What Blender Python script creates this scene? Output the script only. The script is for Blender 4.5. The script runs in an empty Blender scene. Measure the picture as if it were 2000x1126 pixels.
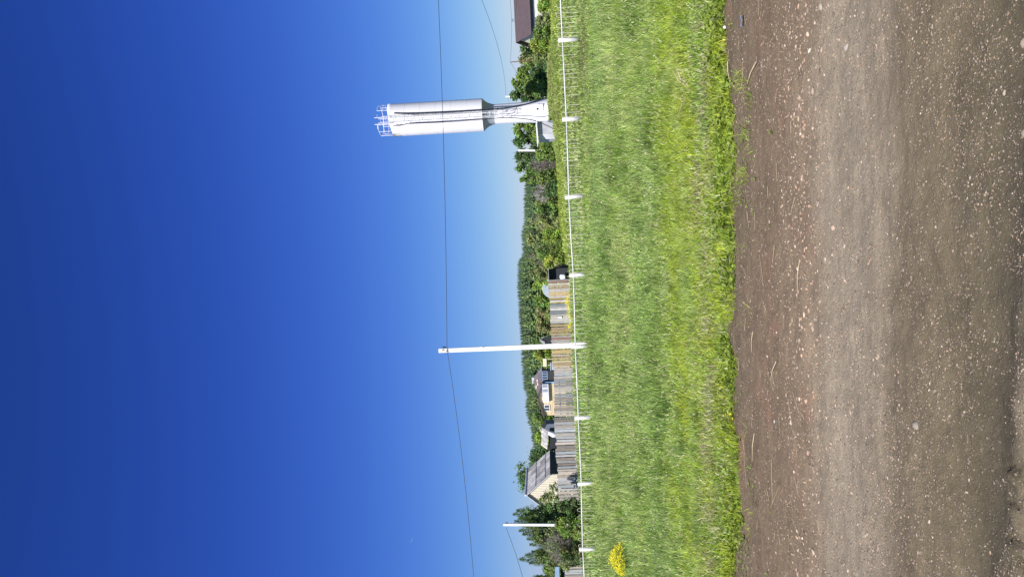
import bpy, math, random
import numpy as np
from mathutils import Vector, Matrix

R = math.radians
random.seed(7)
rng = np.random.default_rng(7)
sc = bpy.context.scene

# ------------------------------------------------------------------ camera
# a phone held on its side: the long edge of the picture points to the sky
FPX = 1450.0                       # focal length in pixels of a 2000 px long picture
EYE = 1.6
PITCH = math.atan(77.0 / FPX)
ROLL = 0.05
X0 = Vector((1, 0, 0))
FWD = Vector((0, math.cos(PITCH), math.sin(PITCH)))
UP0 = Vector((0, -math.sin(PITCH), math.cos(PITCH)))
RT = X0 * math.cos(ROLL) - UP0 * math.sin(ROLL)
UPV = X0 * math.sin(ROLL) + UP0 * math.cos(ROLL)
camd = bpy.data.cameras.new("camera")
cam = bpy.data.objects.new("camera", camd)
sc.collection.objects.link(cam)
m = Matrix.Identity(4)
for i, v in enumerate((-UPV, RT, -FWD)):
    m[0][i], m[1][i], m[2][i] = v
m[0][3], m[1][3], m[2][3] = 0, 0, EYE
cam.matrix_world = m
camd.sensor_width = 36
camd.lens = 36 * FPX / 2000
camd.clip_start = 0.05
camd.clip_end = 20000
sc.camera = cam

# ------------------------------------------------------------------ light
SUN = Vector((-0.280, -0.608, 0.743)).normalized()
world = bpy.data.worlds.new("World")
sc.world = world
world.use_nodes = True
wn, wl = world.node_tree.nodes, world.node_tree.links
wn.clear()
sky = wn.new("ShaderNodeTexSky")
sky.sky_type = 'NISHITA'
sky.sun_disc = False
sky.sun_elevation = math.asin(SUN.z)
sky.sun_rotation = math.atan2(SUN.x, SUN.y)
sky.altitude = 0
sky.air_density = 1.0
sky.dust_density = 0.2
sky.ozone_density = 6.0
# the camera's own deep, saturated rendering of a clean northern sky: a tone curve per channel
EXPO = 0.6
sepc = wn.new("ShaderNodeSeparateColor"); comc = wn.new("ShaderNodeCombineColor")
wl.new(sky.outputs[0], sepc.inputs[0])
for ch, (pw, kk) in enumerate(((1.6, .0268), (1.41, .036), (.94, .111))):
    a_ = wn.new("ShaderNodeMath"); a_.operation = 'POWER'; a_.inputs[1].default_value = pw
    b_ = wn.new("ShaderNodeMath"); b_.operation = 'MULTIPLY'; b_.inputs[1].default_value = kk / .08 / 2 ** EXPO
    wl.new(sepc.outputs[ch], a_.inputs[0]); wl.new(a_.outputs[0], b_.inputs[0])
    if ch < 2: wl.new(b_.outputs[0], comc.inputs[ch])
lg = wn.new("ShaderNodeMath"); lg.operation = 'LOGARITHM'; lg.inputs[1].default_value = math.e
m1 = wn.new("ShaderNodeMath"); m1.operation = 'MULTIPLY_ADD'; m1.inputs[1].default_value = .505 / .08 / 2 ** EXPO; m1.inputs[2].default_value = -.215 / .08 / 2 ** EXPO
m2 = wn.new("ShaderNodeMath"); m2.operation = 'MULTIPLY'; m2.inputs[1].default_value = .085 / .08 / 2 ** EXPO
m3 = wn.new("ShaderNodeMath"); m3.operation = 'MAXIMUM'
wl.new(sepc.outputs[2], lg.inputs[0]); wl.new(lg.outputs[0], m1.inputs[0]); wl.new(sepc.outputs[2], m2.inputs[0])
wl.new(m1.outputs[0], m3.inputs[0]); wl.new(m2.outputs[0], m3.inputs[1]); wl.new(m3.outputs[0], comc.inputs[2])
bg = wn.new("ShaderNodeBackground")
bg.inputs[1].default_value = 0.08
wo = wn.new("ShaderNodeOutputWorld")
wl.new(comc.outputs[0], bg.inputs[0])
wl.new(bg.outputs[0], wo.inputs[0])
sl = bpy.data.lights.new("sun", 'SUN')
sl.energy = 4.8
sl.angle = R(0.5)
sl.color = (1.0, 0.955, 0.89)
so = bpy.data.objects.new("sun", sl)
sc.collection.objects.link(so)
so.rotation_euler = (-SUN).to_track_quat('-Z', 'Y').to_euler()
sc.view_settings.view_transform = 'Standard'
sc.view_settings.look = 'None'
sc.view_settings.gamma = 1
sc.view_settings.exposure = EXPO
sc.cycles.max_bounces = 6
sc.cycles.transparent_max_bounces = 6

# ------------------------------------------------------------------ helpers
def P(ix, iy, Y):
    """real point at depth Y that the photograph shows at pixel (ix, iy)"""
    d = FWD + RT * ((1126 - iy - 563) / FPX) + UPV * ((1000 - ix) / FPX)
    t = Y / d.y
    return Vector((0, 0, EYE)) + d * t

def hash2(ix, iy, seed):
    h = (ix.astype(np.int64) * 374761393 + iy.astype(np.int64) * 668265263 + seed * 974634777) & 0xFFFFFFFF
    h = ((h ^ (h >> 13)) * 1274126177) & 0xFFFFFFFF
    h = (h ^ (h >> 16)) & 0xFFFFFFFF
    return h / 4294967295.0

def vnoise(x, y, scale, seed=0):
    x = np.asarray(x, float) / scale; y = np.asarray(y, float) / scale
    ix = np.floor(x); iy = np.floor(y)
    fx = x - ix; fy = y - iy
    fx = fx * fx * (3 - 2 * fx); fy = fy * fy * (3 - 2 * fy)
    a = hash2(ix, iy, seed); b = hash2(ix + 1, iy, seed)
    c = hash2(ix, iy + 1, seed); d = hash2(ix + 1, iy + 1, seed)
    return (a * (1 - fx) + b * fx) * (1 - fy) + (c * (1 - fx) + d * fx) * fy

def sstep(a, b, x):
    t = np.clip((np.asarray(x, float) - a) / (b - a), 0, 1)
    return t * t * (3 - 2 * t)

def edge_y(x):                       # where the grass verge meets the dirt road
    x = np.asarray(x, float)
    return 6.50 - 0.19 * 5 * np.tanh(x / 5) + 0.30 * (vnoise(x, x * 0, 0.9, 3) - .5) + 0.34 * (vnoise(x, x * 0, 0.27, 4) - .5) + .16 * (vnoise(x, x * 0, .09, 5) - .5)

MX, MY = 16.6, 66.0                  # earth mound of the water tower
def ground_h(x, y):
    x = np.asarray(x, float); y = np.asarray(y, float)
    e = edge_y(x)
    h = -0.05 + 0.10 * sstep(-0.05, 0.45, y - e)
    h = h + 0.10 * (vnoise(x, y, 2.5, 11) - .5) * sstep(7, 9, y)
    h = h + 0.16 * (vnoise(x, y, 9, 12) - .5) * sstep(9, 16, y)
    d2 = ((x - MX) / 5.2) ** 2 + ((y - MY) / 5.5) ** 2
    h = h + .75 * np.exp(-d2 ** 1.3)
    return h

def gh(x, y):
    return float(ground_h(np.array([x]), np.array([y]))[0])

def link(o):
    sc.collection.objects.link(o)
    return o

def mesh_np(name, co, faces_flat, starts, totals, mat, col=None, smooth=False):
    me = bpy.data.meshes.new(name)
    me.vertices.add(len(co)); me.vertices.foreach_set("co", np.asarray(co, np.float32).ravel())
    me.loops.add(len(faces_flat)); me.loops.foreach_set("vertex_index", np.asarray(faces_flat, np.int32))
    me.polygons.add(len(starts))
    me.polygons.foreach_set("loop_start", np.asarray(starts, np.int32))
    me.polygons.foreach_set("loop_total", np.asarray(totals, np.int32))
    if smooth:
        me.polygons.foreach_set("use_smooth", np.ones(len(starts), bool))
    if col is not None:
        at = me.color_attributes.new("col", 'FLOAT_COLOR', 'POINT')
        c = np.ones((len(co), 4), np.float32); c[:, :3] = col
        at.data.foreach_set("color", c.ravel())
    me.update(calc_edges=True)
    me.materials.append(mat)
    return link(bpy.data.objects.new(name, me))

class MB:
    """collects shapes that become ONE mesh object"""
    def __init__(s): s.v = []; s.f = []; s.c = []
    def add(s, vs, fs, c=(1, 1, 1)):
        n = len(s.v); s.v += [tuple(v) for v in vs]; s.f += [tuple(i + n for i in f) for f in fs]
        s.c += [c] * len(vs)
    def box(s, c, size, rz=0.0, col=(1, 1, 1), M=None):
        hx, hy, hz = size[0] / 2, size[1] / 2, size[2] / 2
        vs = [Vector((x, y, z)) for x in (-hx, hx) for y in (-hy, hy) for z in (-hz, hz)]
        rot = M if M is not None else Matrix.Rotation(rz, 3, 'Z')
        c = Vector(c)
        vs = [rot @ v + c for v in vs]
        s.add(vs, [(0, 1, 3, 2), (4, 6, 7, 5), (0, 4, 5, 1), (2, 3, 7, 6), (0, 2, 6, 4), (1, 5, 7, 3)], col)
        return s
    def bar(s, a, b, w, t, col=(1, 1, 1), up=(0, 0, 1), w2=None, t2=None):
        a = Vector(a); b = Vector(b); d = (b - a).normalized()
        u = Vector(up)
        if abs(d.dot(u)) > .97: u = Vector((0, 1, 0))
        sx = d.cross(u).normalized(); sy = sx.cross(d).normalized()
        w2 = w if w2 is None else w2; t2 = t if t2 is None else t2
        vs = []
        for p, ww, tt in ((a, w, t), (b, w2, t2)):
            for i, j in ((-1, -1), (1, -1), (1, 1), (-1, 1)):
                vs.append(p + sx * (i * ww / 2) + sy * (j * tt / 2))
        s.add(vs, [(3, 2, 1, 0), (4, 5, 6, 7), (0, 1, 5, 4), (1, 2, 6, 5), (2, 3, 7, 6), (3, 0, 4, 7)], col)
        return s
    def tube(s, pts, r, n=8, col=(1, 1, 1), cap=True):
        pts = [Vector(p) for p in pts]
        rs = r if isinstance(r, (list, tuple)) else [r] * len(pts)
        vs = []
        prev = None
        for i, p in enumerate(pts):
            d = (pts[min(i + 1, len(pts) - 1)] - pts[max(i - 1, 0)]).normalized()
            if prev is None:
                u = Vector((0, 0, 1)) if abs(d.z) < .9 else Vector((0, 1, 0))
                prev = d.cross(u).normalized()
            sx = (prev - d * prev.dot(d)).normalized(); prev = sx
            sy = d.cross(sx)
            for k in range(n):
                a = 2 * math.pi * k / n
                vs.append(p + (sx * math.cos(a) + sy * math.sin(a)) * rs[i])
        fs = []
        for i in range(len(pts) - 1):
            for k in range(n):
                k2 = (k + 1) % n
                fs.append((i * n + k, i * n + k2, (i + 1) * n + k2, (i + 1) * n + k))
        if cap:
            fs.append(tuple(reversed(range(n)))); fs.append(tuple((len(pts) - 1) * n + k for k in range(n)))
        s.add(vs, fs, col)
        return s
    def lathe(s, prof, n=48, c=(0, 0, 0), col=(1, 1, 1)):
        vs = []
        for (r, z) in prof:
            for k in range(n):
                a = 2 * math.pi * k / n
                vs.append((c[0] + r * math.cos(a), c[1] + r * math.sin(a), c[2] + z))
        fs = []
        for i in range(len(prof) - 1):
            for k in range(n):
                k2 = (k + 1) % n
                fs.append((i * n + k, i * n + k2, (i + 1) * n + k2, (i + 1) * n + k))
        s.add(vs, fs, col)
        return s
    def quad(s, a, b, c, d, th=0.0, col=(1, 1, 1)):
        a, b, c, d = Vector(a), Vector(b), Vector(c), Vector(d)
        if th == 0:
            s.add([a, b, c, d], [(0, 1, 2, 3)], col); return s
        n = (b - a).cross(d - a).normalized() * th
        s.add([a, b, c, d, a - n, b - n, c - n, d - n],
              [(0, 1, 2, 3), (7, 6, 5, 4), (0, 4, 5, 1), (1, 5, 6, 2), (2, 6, 7, 3), (3, 7, 4, 0)], col)
        return s
    def prism(s, poly, off, col=(1, 1, 1)):
        """flat polygon pushed out by the vector off"""
        n = len(poly); poly = [Vector(p) for p in poly]; off = Vector(off)
        vs = poly + [p + off for p in poly]
        fs = [tuple(range(n)), tuple(reversed(range(n, 2 * n)))]
        fs += [(i, i + n, (i + 1) % n + n, (i + 1) % n) for i in range(n)]
        s.add(vs, fs, col)
        return s
    def build(s, name, mat, parent=None, smooth=False):
        me = bpy.data.meshes.new(name)
        me.from_pydata([tuple(v) for v in s.v], [], s.f)
        at = me.color_attributes.new("col", 'FLOAT_COLOR', 'POINT')
        c = np.ones((len(s.v), 4), np.float32); c[:, :3] = np.array(s.c, np.float32)
        at.data.foreach_set("color", c.ravel())
        if smooth:
            me.polygons.foreach_set("use_smooth", [len(f) == 4 for f in s.f])
        me.materials.append(mat)
        o = link(bpy.data.objects.new(name, me))
        if parent is not None:
            o.parent = parent
            o.matrix_parent_inverse = parent.matrix_world.inverted() if False else Matrix.Translation(-parent.location)
        return o

def tag(o, label=None, cat=None, group=None, kind=None):
    if label: o['label'] = label
    if cat: o['category'] = cat
    if group: o['group'] = group
    if kind: o['kind'] = kind
    return o

def empty(name, loc, label=None, cat=None, group=None):
    o = link(bpy.data.objects.new(name, None))
    o.location = loc; o.empty_display_size = .3
    return tag(o, label, cat, group)

# ------------------------------------------------------------------ materials
def mat(name, c1=(.5, .5, .5), c2=None, rough=.8, scale=5.0, bump=0.0, bscale=None, metal=0.0,
        attr=False, stretch=None, trans=0.0, spec=.3, detail=6, c3=None, s3=1.0):
    ma = bpy.data.materials.new(name); ma.use_nodes = True
    nt = ma.node_tree; n = nt.nodes; l = nt.links
    b = n['Principled BSDF']
    b.inputs['Roughness'].default_value = rough
    b.inputs['Metallic'].default_value = metal
    b.inputs['Specular IOR Level'].default_value = spec
    tc = n.new('ShaderNodeTexCoord'); mp = n.new('ShaderNodeMapping')
    if stretch: mp.inputs['Scale'].default_value = stretch
    l.new(tc.outputs['Object'], mp.inputs[0])
    out = None
    if c2 is None: c2 = tuple(x * .75 for x in c1)
    nz = n.new('ShaderNodeTexNoise'); nz.inputs['Scale'].default_value = scale
    nz.inputs['Detail'].default_value = detail; nz.inputs['Roughness'].default_value = .65
    l.new(mp.outputs[0], nz.inputs['Vector'])
    cr = n.new('ShaderNodeValToRGB')
    cr.color_ramp.elements[0].position = .35; cr.color_ramp.elements[1].position = .65
    cr.color_ramp.elements[0].color = (*c2, 1); cr.color_ramp.elements[1].color = (*c1, 1)
    l.new(nz.outputs['Fac'], cr.inputs[0]); out = cr.outputs[0]
    if c3 is not None:
        n3 = n.new('ShaderNodeTexNoise'); n3.inputs['Scale'].default_value = s3; n3.inputs['Detail'].default_value = 4
        l.new(mp.outputs[0], n3.inputs['Vector'])
        r3 = n.new('ShaderNodeValToRGB'); r3.color_ramp.elements[0].position = .52; r3.color_ramp.elements[1].position = .66
        l.new(n3.outputs['Fac'], r3.inputs[0])
        mx = n.new('ShaderNodeMixRGB'); l.new(r3.outputs[0], mx.inputs[0]); l.new(out, mx.inputs[1]); mx.inputs[2].default_value = (*c3, 1)
        out = mx.outputs[0]
    if attr:
        at = n.new('ShaderNodeAttribute'); at.attribute_name = 'col'
        mx = n.new('ShaderNodeMixRGB'); mx.blend_type = 'MULTIPLY'; mx.inputs[0].default_value = 1
        l.new(at.outputs['Color'], mx.inputs[1]); l.new(out, mx.inputs[2]); out = mx.outputs[0]
    l.new(out, b.inputs['Base Color'])
    if bump:
        nb = n.new('ShaderNodeTexNoise'); nb.inputs['Scale'].default_value = bscale or scale * 3
        nb.inputs['Detail'].default_value = 5
        l.new(mp.outputs[0], nb.inputs['Vector'])
        bp = n.new('ShaderNodeBump'); bp.inputs['Strength'].default_value = 1; bp.inputs['Distance'].default_value = bump
        l.new(nb.outputs['Fac'], bp.inputs['Height']); l.new(bp.outputs[0], b.inputs['Normal'])
    if trans:
        tr = n.new('ShaderNodeBsdfTranslucent'); ms = n.new('ShaderNodeMixShader'); ms.inputs[0].default_value = trans
        l.new(out, tr.inputs['Color'])
        l.new(b.outputs[0], ms.inputs[1]); l.new(tr.outputs[0], ms.inputs[2])
        l.new(ms.outputs[0], n['Material Output'].inputs[0])
    return ma

M_leafc = mat('leafy foliage', (1, 1, 1), (.8, .8, .8), attr=True, trans=.35, rough=.6, scale=3)
M_grass = mat('grass blades', (1, 1, 1), (.85, .85, .85), attr=True, trans=.4, rough=.5, scale=2)
M_bark = mat('bark', (.20, .17, .14), (.09, .075, .06), scale=14, bump=.01)
M_birch = mat('pale bark', (.55, .52, .47), (.22, .2, .18), scale=9)
M_twig = mat('bare twigs', (1, 1, 1), (.7, .7, .7), attr=True, scale=4)
M_white = mat('whitewashed metal', (.80, .82, .86), (.70, .73, .78), rough=.45, scale=1.2, bump=.004, bscale=3)
M_tower = mat('white tower paint', (.80, .79, .83), (.74, .73, .78), rough=.42, scale=.9, stretch=(1, 1, .25), bump=.006, bscale=1.5, c3=(.76, .73, .74), s3=.7)
M_whitepost = mat('white post paint', (.70, .70, .68), (.48, .48, .46), rough=.6, scale=12, bump=.003)
M_rod = mat('rod paint', (.74, .73, .60), (.55, .53, .40), rough=.5, scale=6)
M_conc = mat('pole concrete', (.80, .79, .76), (.66, .65, .62), rough=.85, scale=7, bump=.004, c3=(.70, .69, .66), s3=9)
M_black = mat('black rubber', (.02, .022, .03), (.035, .037, .045), rough=.4, scale=8)
M_dark = mat('dark weathered wood', (.045, .05, .055), (.025, .028, .03), scale=6, stretch=(6, 6, 1), bump=.01)
M_plank = mat('weathered planks', (1, 1, 1), (.62, .62, .62), attr=True, rough=.85, scale=5, stretch=(6, 6, .6), bump=.01, bscale=20)
M_slate = mat('old slate roofing', (.36, .35, .35), (.19, .185, .18), rough=.8, scale=3, bump=.01, c3=(.45, .44, .44), s3=2.2)
M_slatec = mat('slate sheets', (1, 1, 1), (.6, .6, .58), attr=True, rough=.8, scale=4, stretch=(1, 1, 1), bump=.01)
M_brown = mat('brown metal roofing', (.10, .074, .078), (.085, .064, .069), rough=.45, scale=1.5)
M_cream = mat('cream board siding', (.72, .66, .48), (.62, .56, .4), rough=.7, scale=3)
M_yel = mat('yellow board siding', (.76, .62, .42), (.68, .54, .35), rough=.7, scale=2, attr=True)
M_glass = mat('window glass', (.05, .06, .08), (.09, .1, .12), rough=.08, scale=2, spec=.6)
M_blue = mat('light blue sheet', (.25, .38, .55), (.2, .3, .45), rough=.5, scale=3)
M_poly = mat('milky greenhouse sheet', (.55, .64, .70), (.45, .54, .6), rough=.3, scale=3, trans=.3)
M_petal = mat('yellow petals', (.90, .82, .03), (.82, .72, .02), rough=.6, scale=30, trans=.3)
M_stem = mat('green stems', (.12, .2, .05), (.08, .14, .03), rough=.6, scale=20, trans=.2)
M_stone = mat('road stones', (1, 1, 1), (.75, .75, .75), attr=True, rough=.9, scale=60)
M_corr = mat('corrugated zinc', (.62, .62, .66), (.5, .5, .54), rough=.5, scale=1.5, metal=.2)
M_straw = mat('dry straw', (.62, .52, .34), (.42, .34, .2), rough=.8, scale=20)
M_wire = mat('power line wire', (.03, .03, .035), (.02, .02, .025), rough=.5)
M_rust = mat('rusty pole', (.22, .11, .09), (.13, .07, .06), rough=.8, scale=4)
M_plast = mat('white plaster', (.70, .70, .68), (.52, .52, .52), rough=.9, scale=1.5, bump=.01)

# ground
def ground_material():
    ma = bpy.data.materials.new('field soil and low growth'); ma.use_nodes = True
    nt = ma.node_tree; n = nt.nodes; l = nt.links; b = n['Principled BSDF']
    b.inputs['Roughness'].default_value = .95; b.inputs['Specular IOR Level'].default_value = .1
    g = n.new('ShaderNodeNewGeometry')
    def noise(s, d=5):
        z = n.new('ShaderNodeTexNoise'); z.inputs['Scale'].default_value = s; z.inputs['Detail'].default_value = d
        l.new(g.outputs['Position'], z.inputs['Vector']); return z.outputs['Fac']
    r1 = n.new('ShaderNodeValToRGB'); e = r1.color_ramp.elements
    e[0].position = .3; e[0].color = (.05, .075, .02, 1); e[1].position = .7; e[1].color = (.16, .22, .055, 1)
    x = r1.color_ramp.elements.new(.5); x.color = (.10, .15, .035, 1)
    l.new(noise(1.3, 8), r1.inputs[0])
    r2 = n.new('ShaderNodeValToRGB'); r2.color_ramp.elements[0].position = .45; r2.color_ramp.elements[1].position = .62
    l.new(noise(.35), r2.inputs[0])
    mx = n.new('ShaderNodeMixRGB'); l.new(r2.outputs[0], mx.inputs[0]); l.new(r1.outputs[0], mx.inputs[1]); mx.inputs[2].default_value = (.15, .13, .07, 1)
    mx.use_clamp = True
    l.new(mx.outputs[0], b.inputs['Base Color'])
    bp = n.new('ShaderNodeBump'); bp.inputs['Distance'].default_value = .05
    l.new(noise(12, 6), bp.inputs['Height']); l.new(bp.outputs[0], b.inputs['Normal'])
    return ma

def road_material():
    ma = bpy.data.materials.new('packed dirt and gravel'); ma.use_nodes = True
    nt = ma.node_tree; n = nt.nodes; l = nt.links; b = n['Principled BSDF']
    b.inputs['Roughness'].default_value = .95; b.inputs['Specular IOR Level'].default_value = .12
    g = n.new('ShaderNodeNewGeometry')
    def noise(s, d=5, rough=.6, stretch=None):
        z = n.new('ShaderNodeTexNoise'); z.inputs['Scale'].default_value = s; z.inputs['Detail'].default_value = d
        z.inputs['Roughness'].default_value = rough
        if stretch:
            mp = n.new('ShaderNodeMapping'); mp.inputs['Scale'].default_value = stretch
            l.new(g.outputs['Position'], mp.inputs[0]); l.new(mp.outputs[0], z.inputs['Vector'])
        else:
            l.new(g.outputs['Position'], z.inputs['Vector'])
        return z.outputs['Fac']
    def mathn(op, a, bb):
        z = n.new('ShaderNodeMath'); z.operation = op
        for i, q in enumerate((a, bb)):
            if isinstance(q, (int, float)): z.inputs[i].default_value = q
            else: l.new(q, z.inputs[i])
        return z.outputs[0]
    sp = n.new('ShaderNodeSeparateXYZ'); l.new(g.outputs['Position'], sp.inputs[0])
    # distance across the road, wobbled, drives the strips worn by wheels
    t = mathn('ADD', sp.outputs['Y'], mathn('MULTIPLY', sp.outputs['X'], .13))
    t = mathn('ADD', t, mathn('MULTIPLY', mathn('SUBTRACT', noise(.8, 4), .5), .55))
    t = mathn('ADD', t, mathn('MULTIPLY', mathn('SUBTRACT', noise(5, 5), .5), .25))
    mr = n.new('ShaderNodeMapRange'); mr.inputs[1].default_value = 2.0; mr.inputs[2].default_value = 7.0
    l.new(t, mr.inputs[0])
    cr = n.new('ShaderNodeValToRGB'); els = cr.color_ramp.elements
    stops = [(2.00, (0.153, 0.126, 0.074)), (2.45, (0.149, 0.121, 0.070)), (2.60, (0.091, 0.077, 0.048)), (2.80, (0.112, 0.093, 0.056)),
             (3.10, (0.140, 0.113, 0.068)), (3.45, (0.149, 0.119, 0.074)), (3.65, (0.228, 0.187, 0.126)), (4.00, (0.250, 0.210, 0.148)), (4.45, (0.244, 0.202, 0.141)),
             (4.72, (0.195, 0.147, 0.094)), (5.20, (0.162, 0.118, 0.073)), (5.90, (0.143, 0.103, 0.064)), (6.50, (0.121, 0.093, 0.058)), (7.00, (0.112, 0.090, 0.050))]
    els[0].position = 0; els[0].color = (*stops[0][1], 1); els[1].position = 1; els[1].color = (*stops[-1][1], 1)
    for y, c in stops[1:-1]:
        q = els.new((y - 2) / 5); q.color = (*c, 1)
    l.new(mr.outputs[0], cr.inputs[0]); col = cr.outputs[0]
    def mixc(fac, c, mode='MIX', strength=None):
        nonlocal col
        mx = n.new('ShaderNodeMixRGB'); mx.blend_type = mode
        if isinstance(fac, (int, float)): mx.inputs[0].default_value = fac
        else: l.new(fac, mx.inputs[0])
        l.new(col, mx.inputs[1])
        if isinstance(c, tuple): mx.inputs[2].default_value = (*c, 1)
        else: l.new(c, mx.inputs[2])
        col = mx.outputs[0]
    def ramp(src, a, b2, ca=0.0, cb=1.0):
        z = n.new('ShaderNodeMapRange'); z.inputs[1].default_value = a; z.inputs[2].default_value = b2
        z.inputs[3].default_value = ca; z.inputs[4].default_value = cb; z.clamp = True
        l.new(src, z.inputs[0]); return z.outputs[0]
    # broad patches, fine grain and tiny embedded stones
    gr = n.new('ShaderNodeCombineColor')
    gv = mathn('MULTIPLY', ramp(noise(2.6, 8, .7), .3, .7, .80, 1.2), ramp(noise(3.0, 6, .65, (.28, 2.2, 1)), .3, .7, .80, 1.2))
    for i in range(3): l.new(gv, gr.inputs[i])
    mixc(1.0, gr.outputs[0], 'MULTIPLY')
    fg = n.new('ShaderNodeCombineColor')
    fv = ramp(noise(120, 5, .8), .3, .7, .74, 1.28)
    for i in range(3): l.new(fv, fg.inputs[i])
    mixc(1.0, fg.outputs[0], 'MULTIPLY')
    def stones(scale, th, c, amount):
        vo = n.new('ShaderNodeTexVoronoi'); vo.inputs['Scale'].default_value = scale
        l.new(g.outputs['Position'], vo.inputs['Vector'])
        cs = n.new('ShaderNodeSeparateColor'); l.new(vo.outputs['Color'], cs.inputs[0])
        sel = ramp(cs.outputs[0], 1 - amount, 1 - amount + .02)
        dd = ramp(vo.outputs['Distance'], th, th * .6)
        fac = mathn('MULTIPLY', sel, dd)
        mixc(mathn('MULTIPLY', fac, .85), c)
        return fac
    s1 = stones(58, .42, (.34, .27, .20), .16)
    s2 = stones(110, .45, (.34, .285, .225), .20)
    s3 = stones(200, .5, (.30, .25, .20), .20)
    s4 = stones(150, .45, (.08, .068, .052), .06)
    # pinkish clay stains near the far side
    cl = ramp(noise(1.7, 4), .56, .7); cl = mathn('MULTIPLY', cl, ramp(sp.outputs['Y'], 4.2, 5.0))
    mixc(mathn('MULTIPLY', cl, .55), (.25, .135, .09))
    # crumbs of dry lighter earth, and the sandy patch by the wheel rut
    cb = mathn('MULTIPLY', ramp(noise(42, 5, .75), .56, .66), ramp(noise(1.9, 5, .65), .42, .62))
    mixc(mathn('MULTIPLY', cb, .55), (.29, .24, .175))
    sx_ = ramp(sp.outputs['X'], -.28, -.5); sy_ = ramp(mathn('ADD', sp.outputs['Y'], mathn('MULTIPLY', mathn('SUBTRACT', noise(5, 5), .5), .3)), 2.76, 2.66)
    mixc(mathn('MULTIPLY', mathn('MULTIPLY', sx_, sy_), .8), (.25, .205, .135))
    t2 = mathn('ADD', mathn('ADD', sp.outputs['Y'], mathn('MULTIPLY', sp.outputs['X'], .2)), mathn('MULTIPLY', mathn('SUBTRACT', noise(3, 5), .5), .12))
    dk = ramp(mathn('ABSOLUTE', mathn('SUBTRACT', t2, 2.71), 0), .14, .04)
    mixc(mathn('MULTIPLY', dk, .5), (.072, .062, .042))
    l.new(col, b.inputs['Base Color'])
    hgt = mathn('ADD', mathn('MULTIPLY', noise(38, 8, .7), 1.0), mathn('MULTIPLY', mathn('ADD', s1, mathn('ADD', s2, s3)), .35))
    bp = n.new('ShaderNodeBump'); bp.inputs['Distance'].default_value = .012; bp.inputs['Strength'].default_value = 1
    l.new(hgt, bp.inputs['Height']); l.new(bp.outputs[0], b.inputs['Normal'])
    return ma

M_ground = ground_material(); M_road = road_material()

# ------------------------------------------------------------------ ground and road
def grid_mesh(name, xs, ys, hf, ma):
    Xg, Yg = np.meshgrid(xs, ys)
    Z = hf(Xg, Yg)
    co = np.stack([Xg.ravel(), Yg.ravel(), Z.ravel()], 1)
    nx, ny = len(xs), len(ys)
    i = (np.arange(ny - 1)[:, None] * nx + np.arange(nx - 1)[None, :]).ravel()
    f = np.stack([i, i + 1, i + nx + 1, i + nx], 1)
    return mesh_np(name, co, f.ravel(), np.arange(len(f)) * 4, np.full(len(f), 4), ma, smooth=True)

def spaced(lst):
    out = []
    for a, b, s in lst: out += list(np.arange(a, b, s))
    return np.array(out + [lst[-1][1]])

gx = spaced([(-6000, -1000, 500), (-1000, -120, 40), (-120, -30, 3), (-30, -10, .6), (-10, 10, .15), (10, 30, .5), (30, 120, 3), (120, 1000, 40), (1000, 6000, 500)])
gy = spaced([(-300, -20, 20), (-20, 5.5, 1.5), (5.5, 8, .08), (8, 20, .3), (20, 80, .8), (80, 300, 8), (300, 1000, 50), (1000, 9000, 500)])
tag(grid_mesh('ground', gx, gy, ground_h, M_ground), kind='structure')

grooves = []
for (ix, iy, ln, ang) in ((1972, 912, .10, .25), (1975, 983, .12, .05), (1978, 1053, .12, .1), (1990, 1020, .10, -.6), (1992, 1092, .09, -.9), (1985, 930, .07, -1.0), (1995, 965, .07, .7)):
    q = P(ix, iy, 2.5); t = EYE / (EYE - q.z); grooves.append((q.x * t, 2.5 * t, ln, ang))
def road_h(x, y):
    h = .030 * (vnoise(x, y, .8, 21) - .5) + .016 * (vnoise(x, y, .16, 22) - .5) + .010 * (vnoise(x, y, .05, 23) - .5) + .006 * (vnoise(x, y, .022, 24) - .5)
    h = h - .028 * np.exp(-((y - 2.71 + .2 * x) / .10) ** 2)          # wheel rut
    h = h - .018 * np.exp(-((y - 4.2 + .13 * x) / .35) ** 2)
    h = h + .02 * np.exp(-((y - 3.3 + .13 * x) / .3) ** 2)
    for (a, b, ln, ang) in grooves:
        dx = (x - a) * math.cos(ang) + (y - b) * math.sin(ang); dy = -(x - a) * math.sin(ang) + (y - b) * math.cos(ang)
        dx = dx + .25 * dy * dy / ln
        h = h - .022 * np.exp(-(dx / .007) ** 2 - (dy / (ln * .45)) ** 4) + .012 * np.exp(-((dx + .03) / .022) ** 2 - (dy / (ln * .5)) ** 4)
    return h
rx = spaced([(-80, -8, 3), (-8, -3.2, .12), (-3.2, 3.2, .014), (3.2, 8, .12), (8, 80, 3)])
ry = spaced([(-6, 1.6, .4), (1.6, 2.3, .05), (2.3, 7.5, .014)])
tag(grid_mesh('road', rx, ry, road_h, M_road), kind='structure')

# ------------------------------------------------------------------ gravel and stones
def ico(sub):
    import bmesh
    bm = bmesh.new(); bmesh.ops.create_icosphere(bm, subdivisions=sub, radius=1)
    v = np.array([x.co[:] for x in bm.verts]); f = np.array([[q.index for q in p.verts] for p in bm.faces]); bm.free()
    return v, f
IC1, IC2 = ico(1), ico(2)

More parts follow.
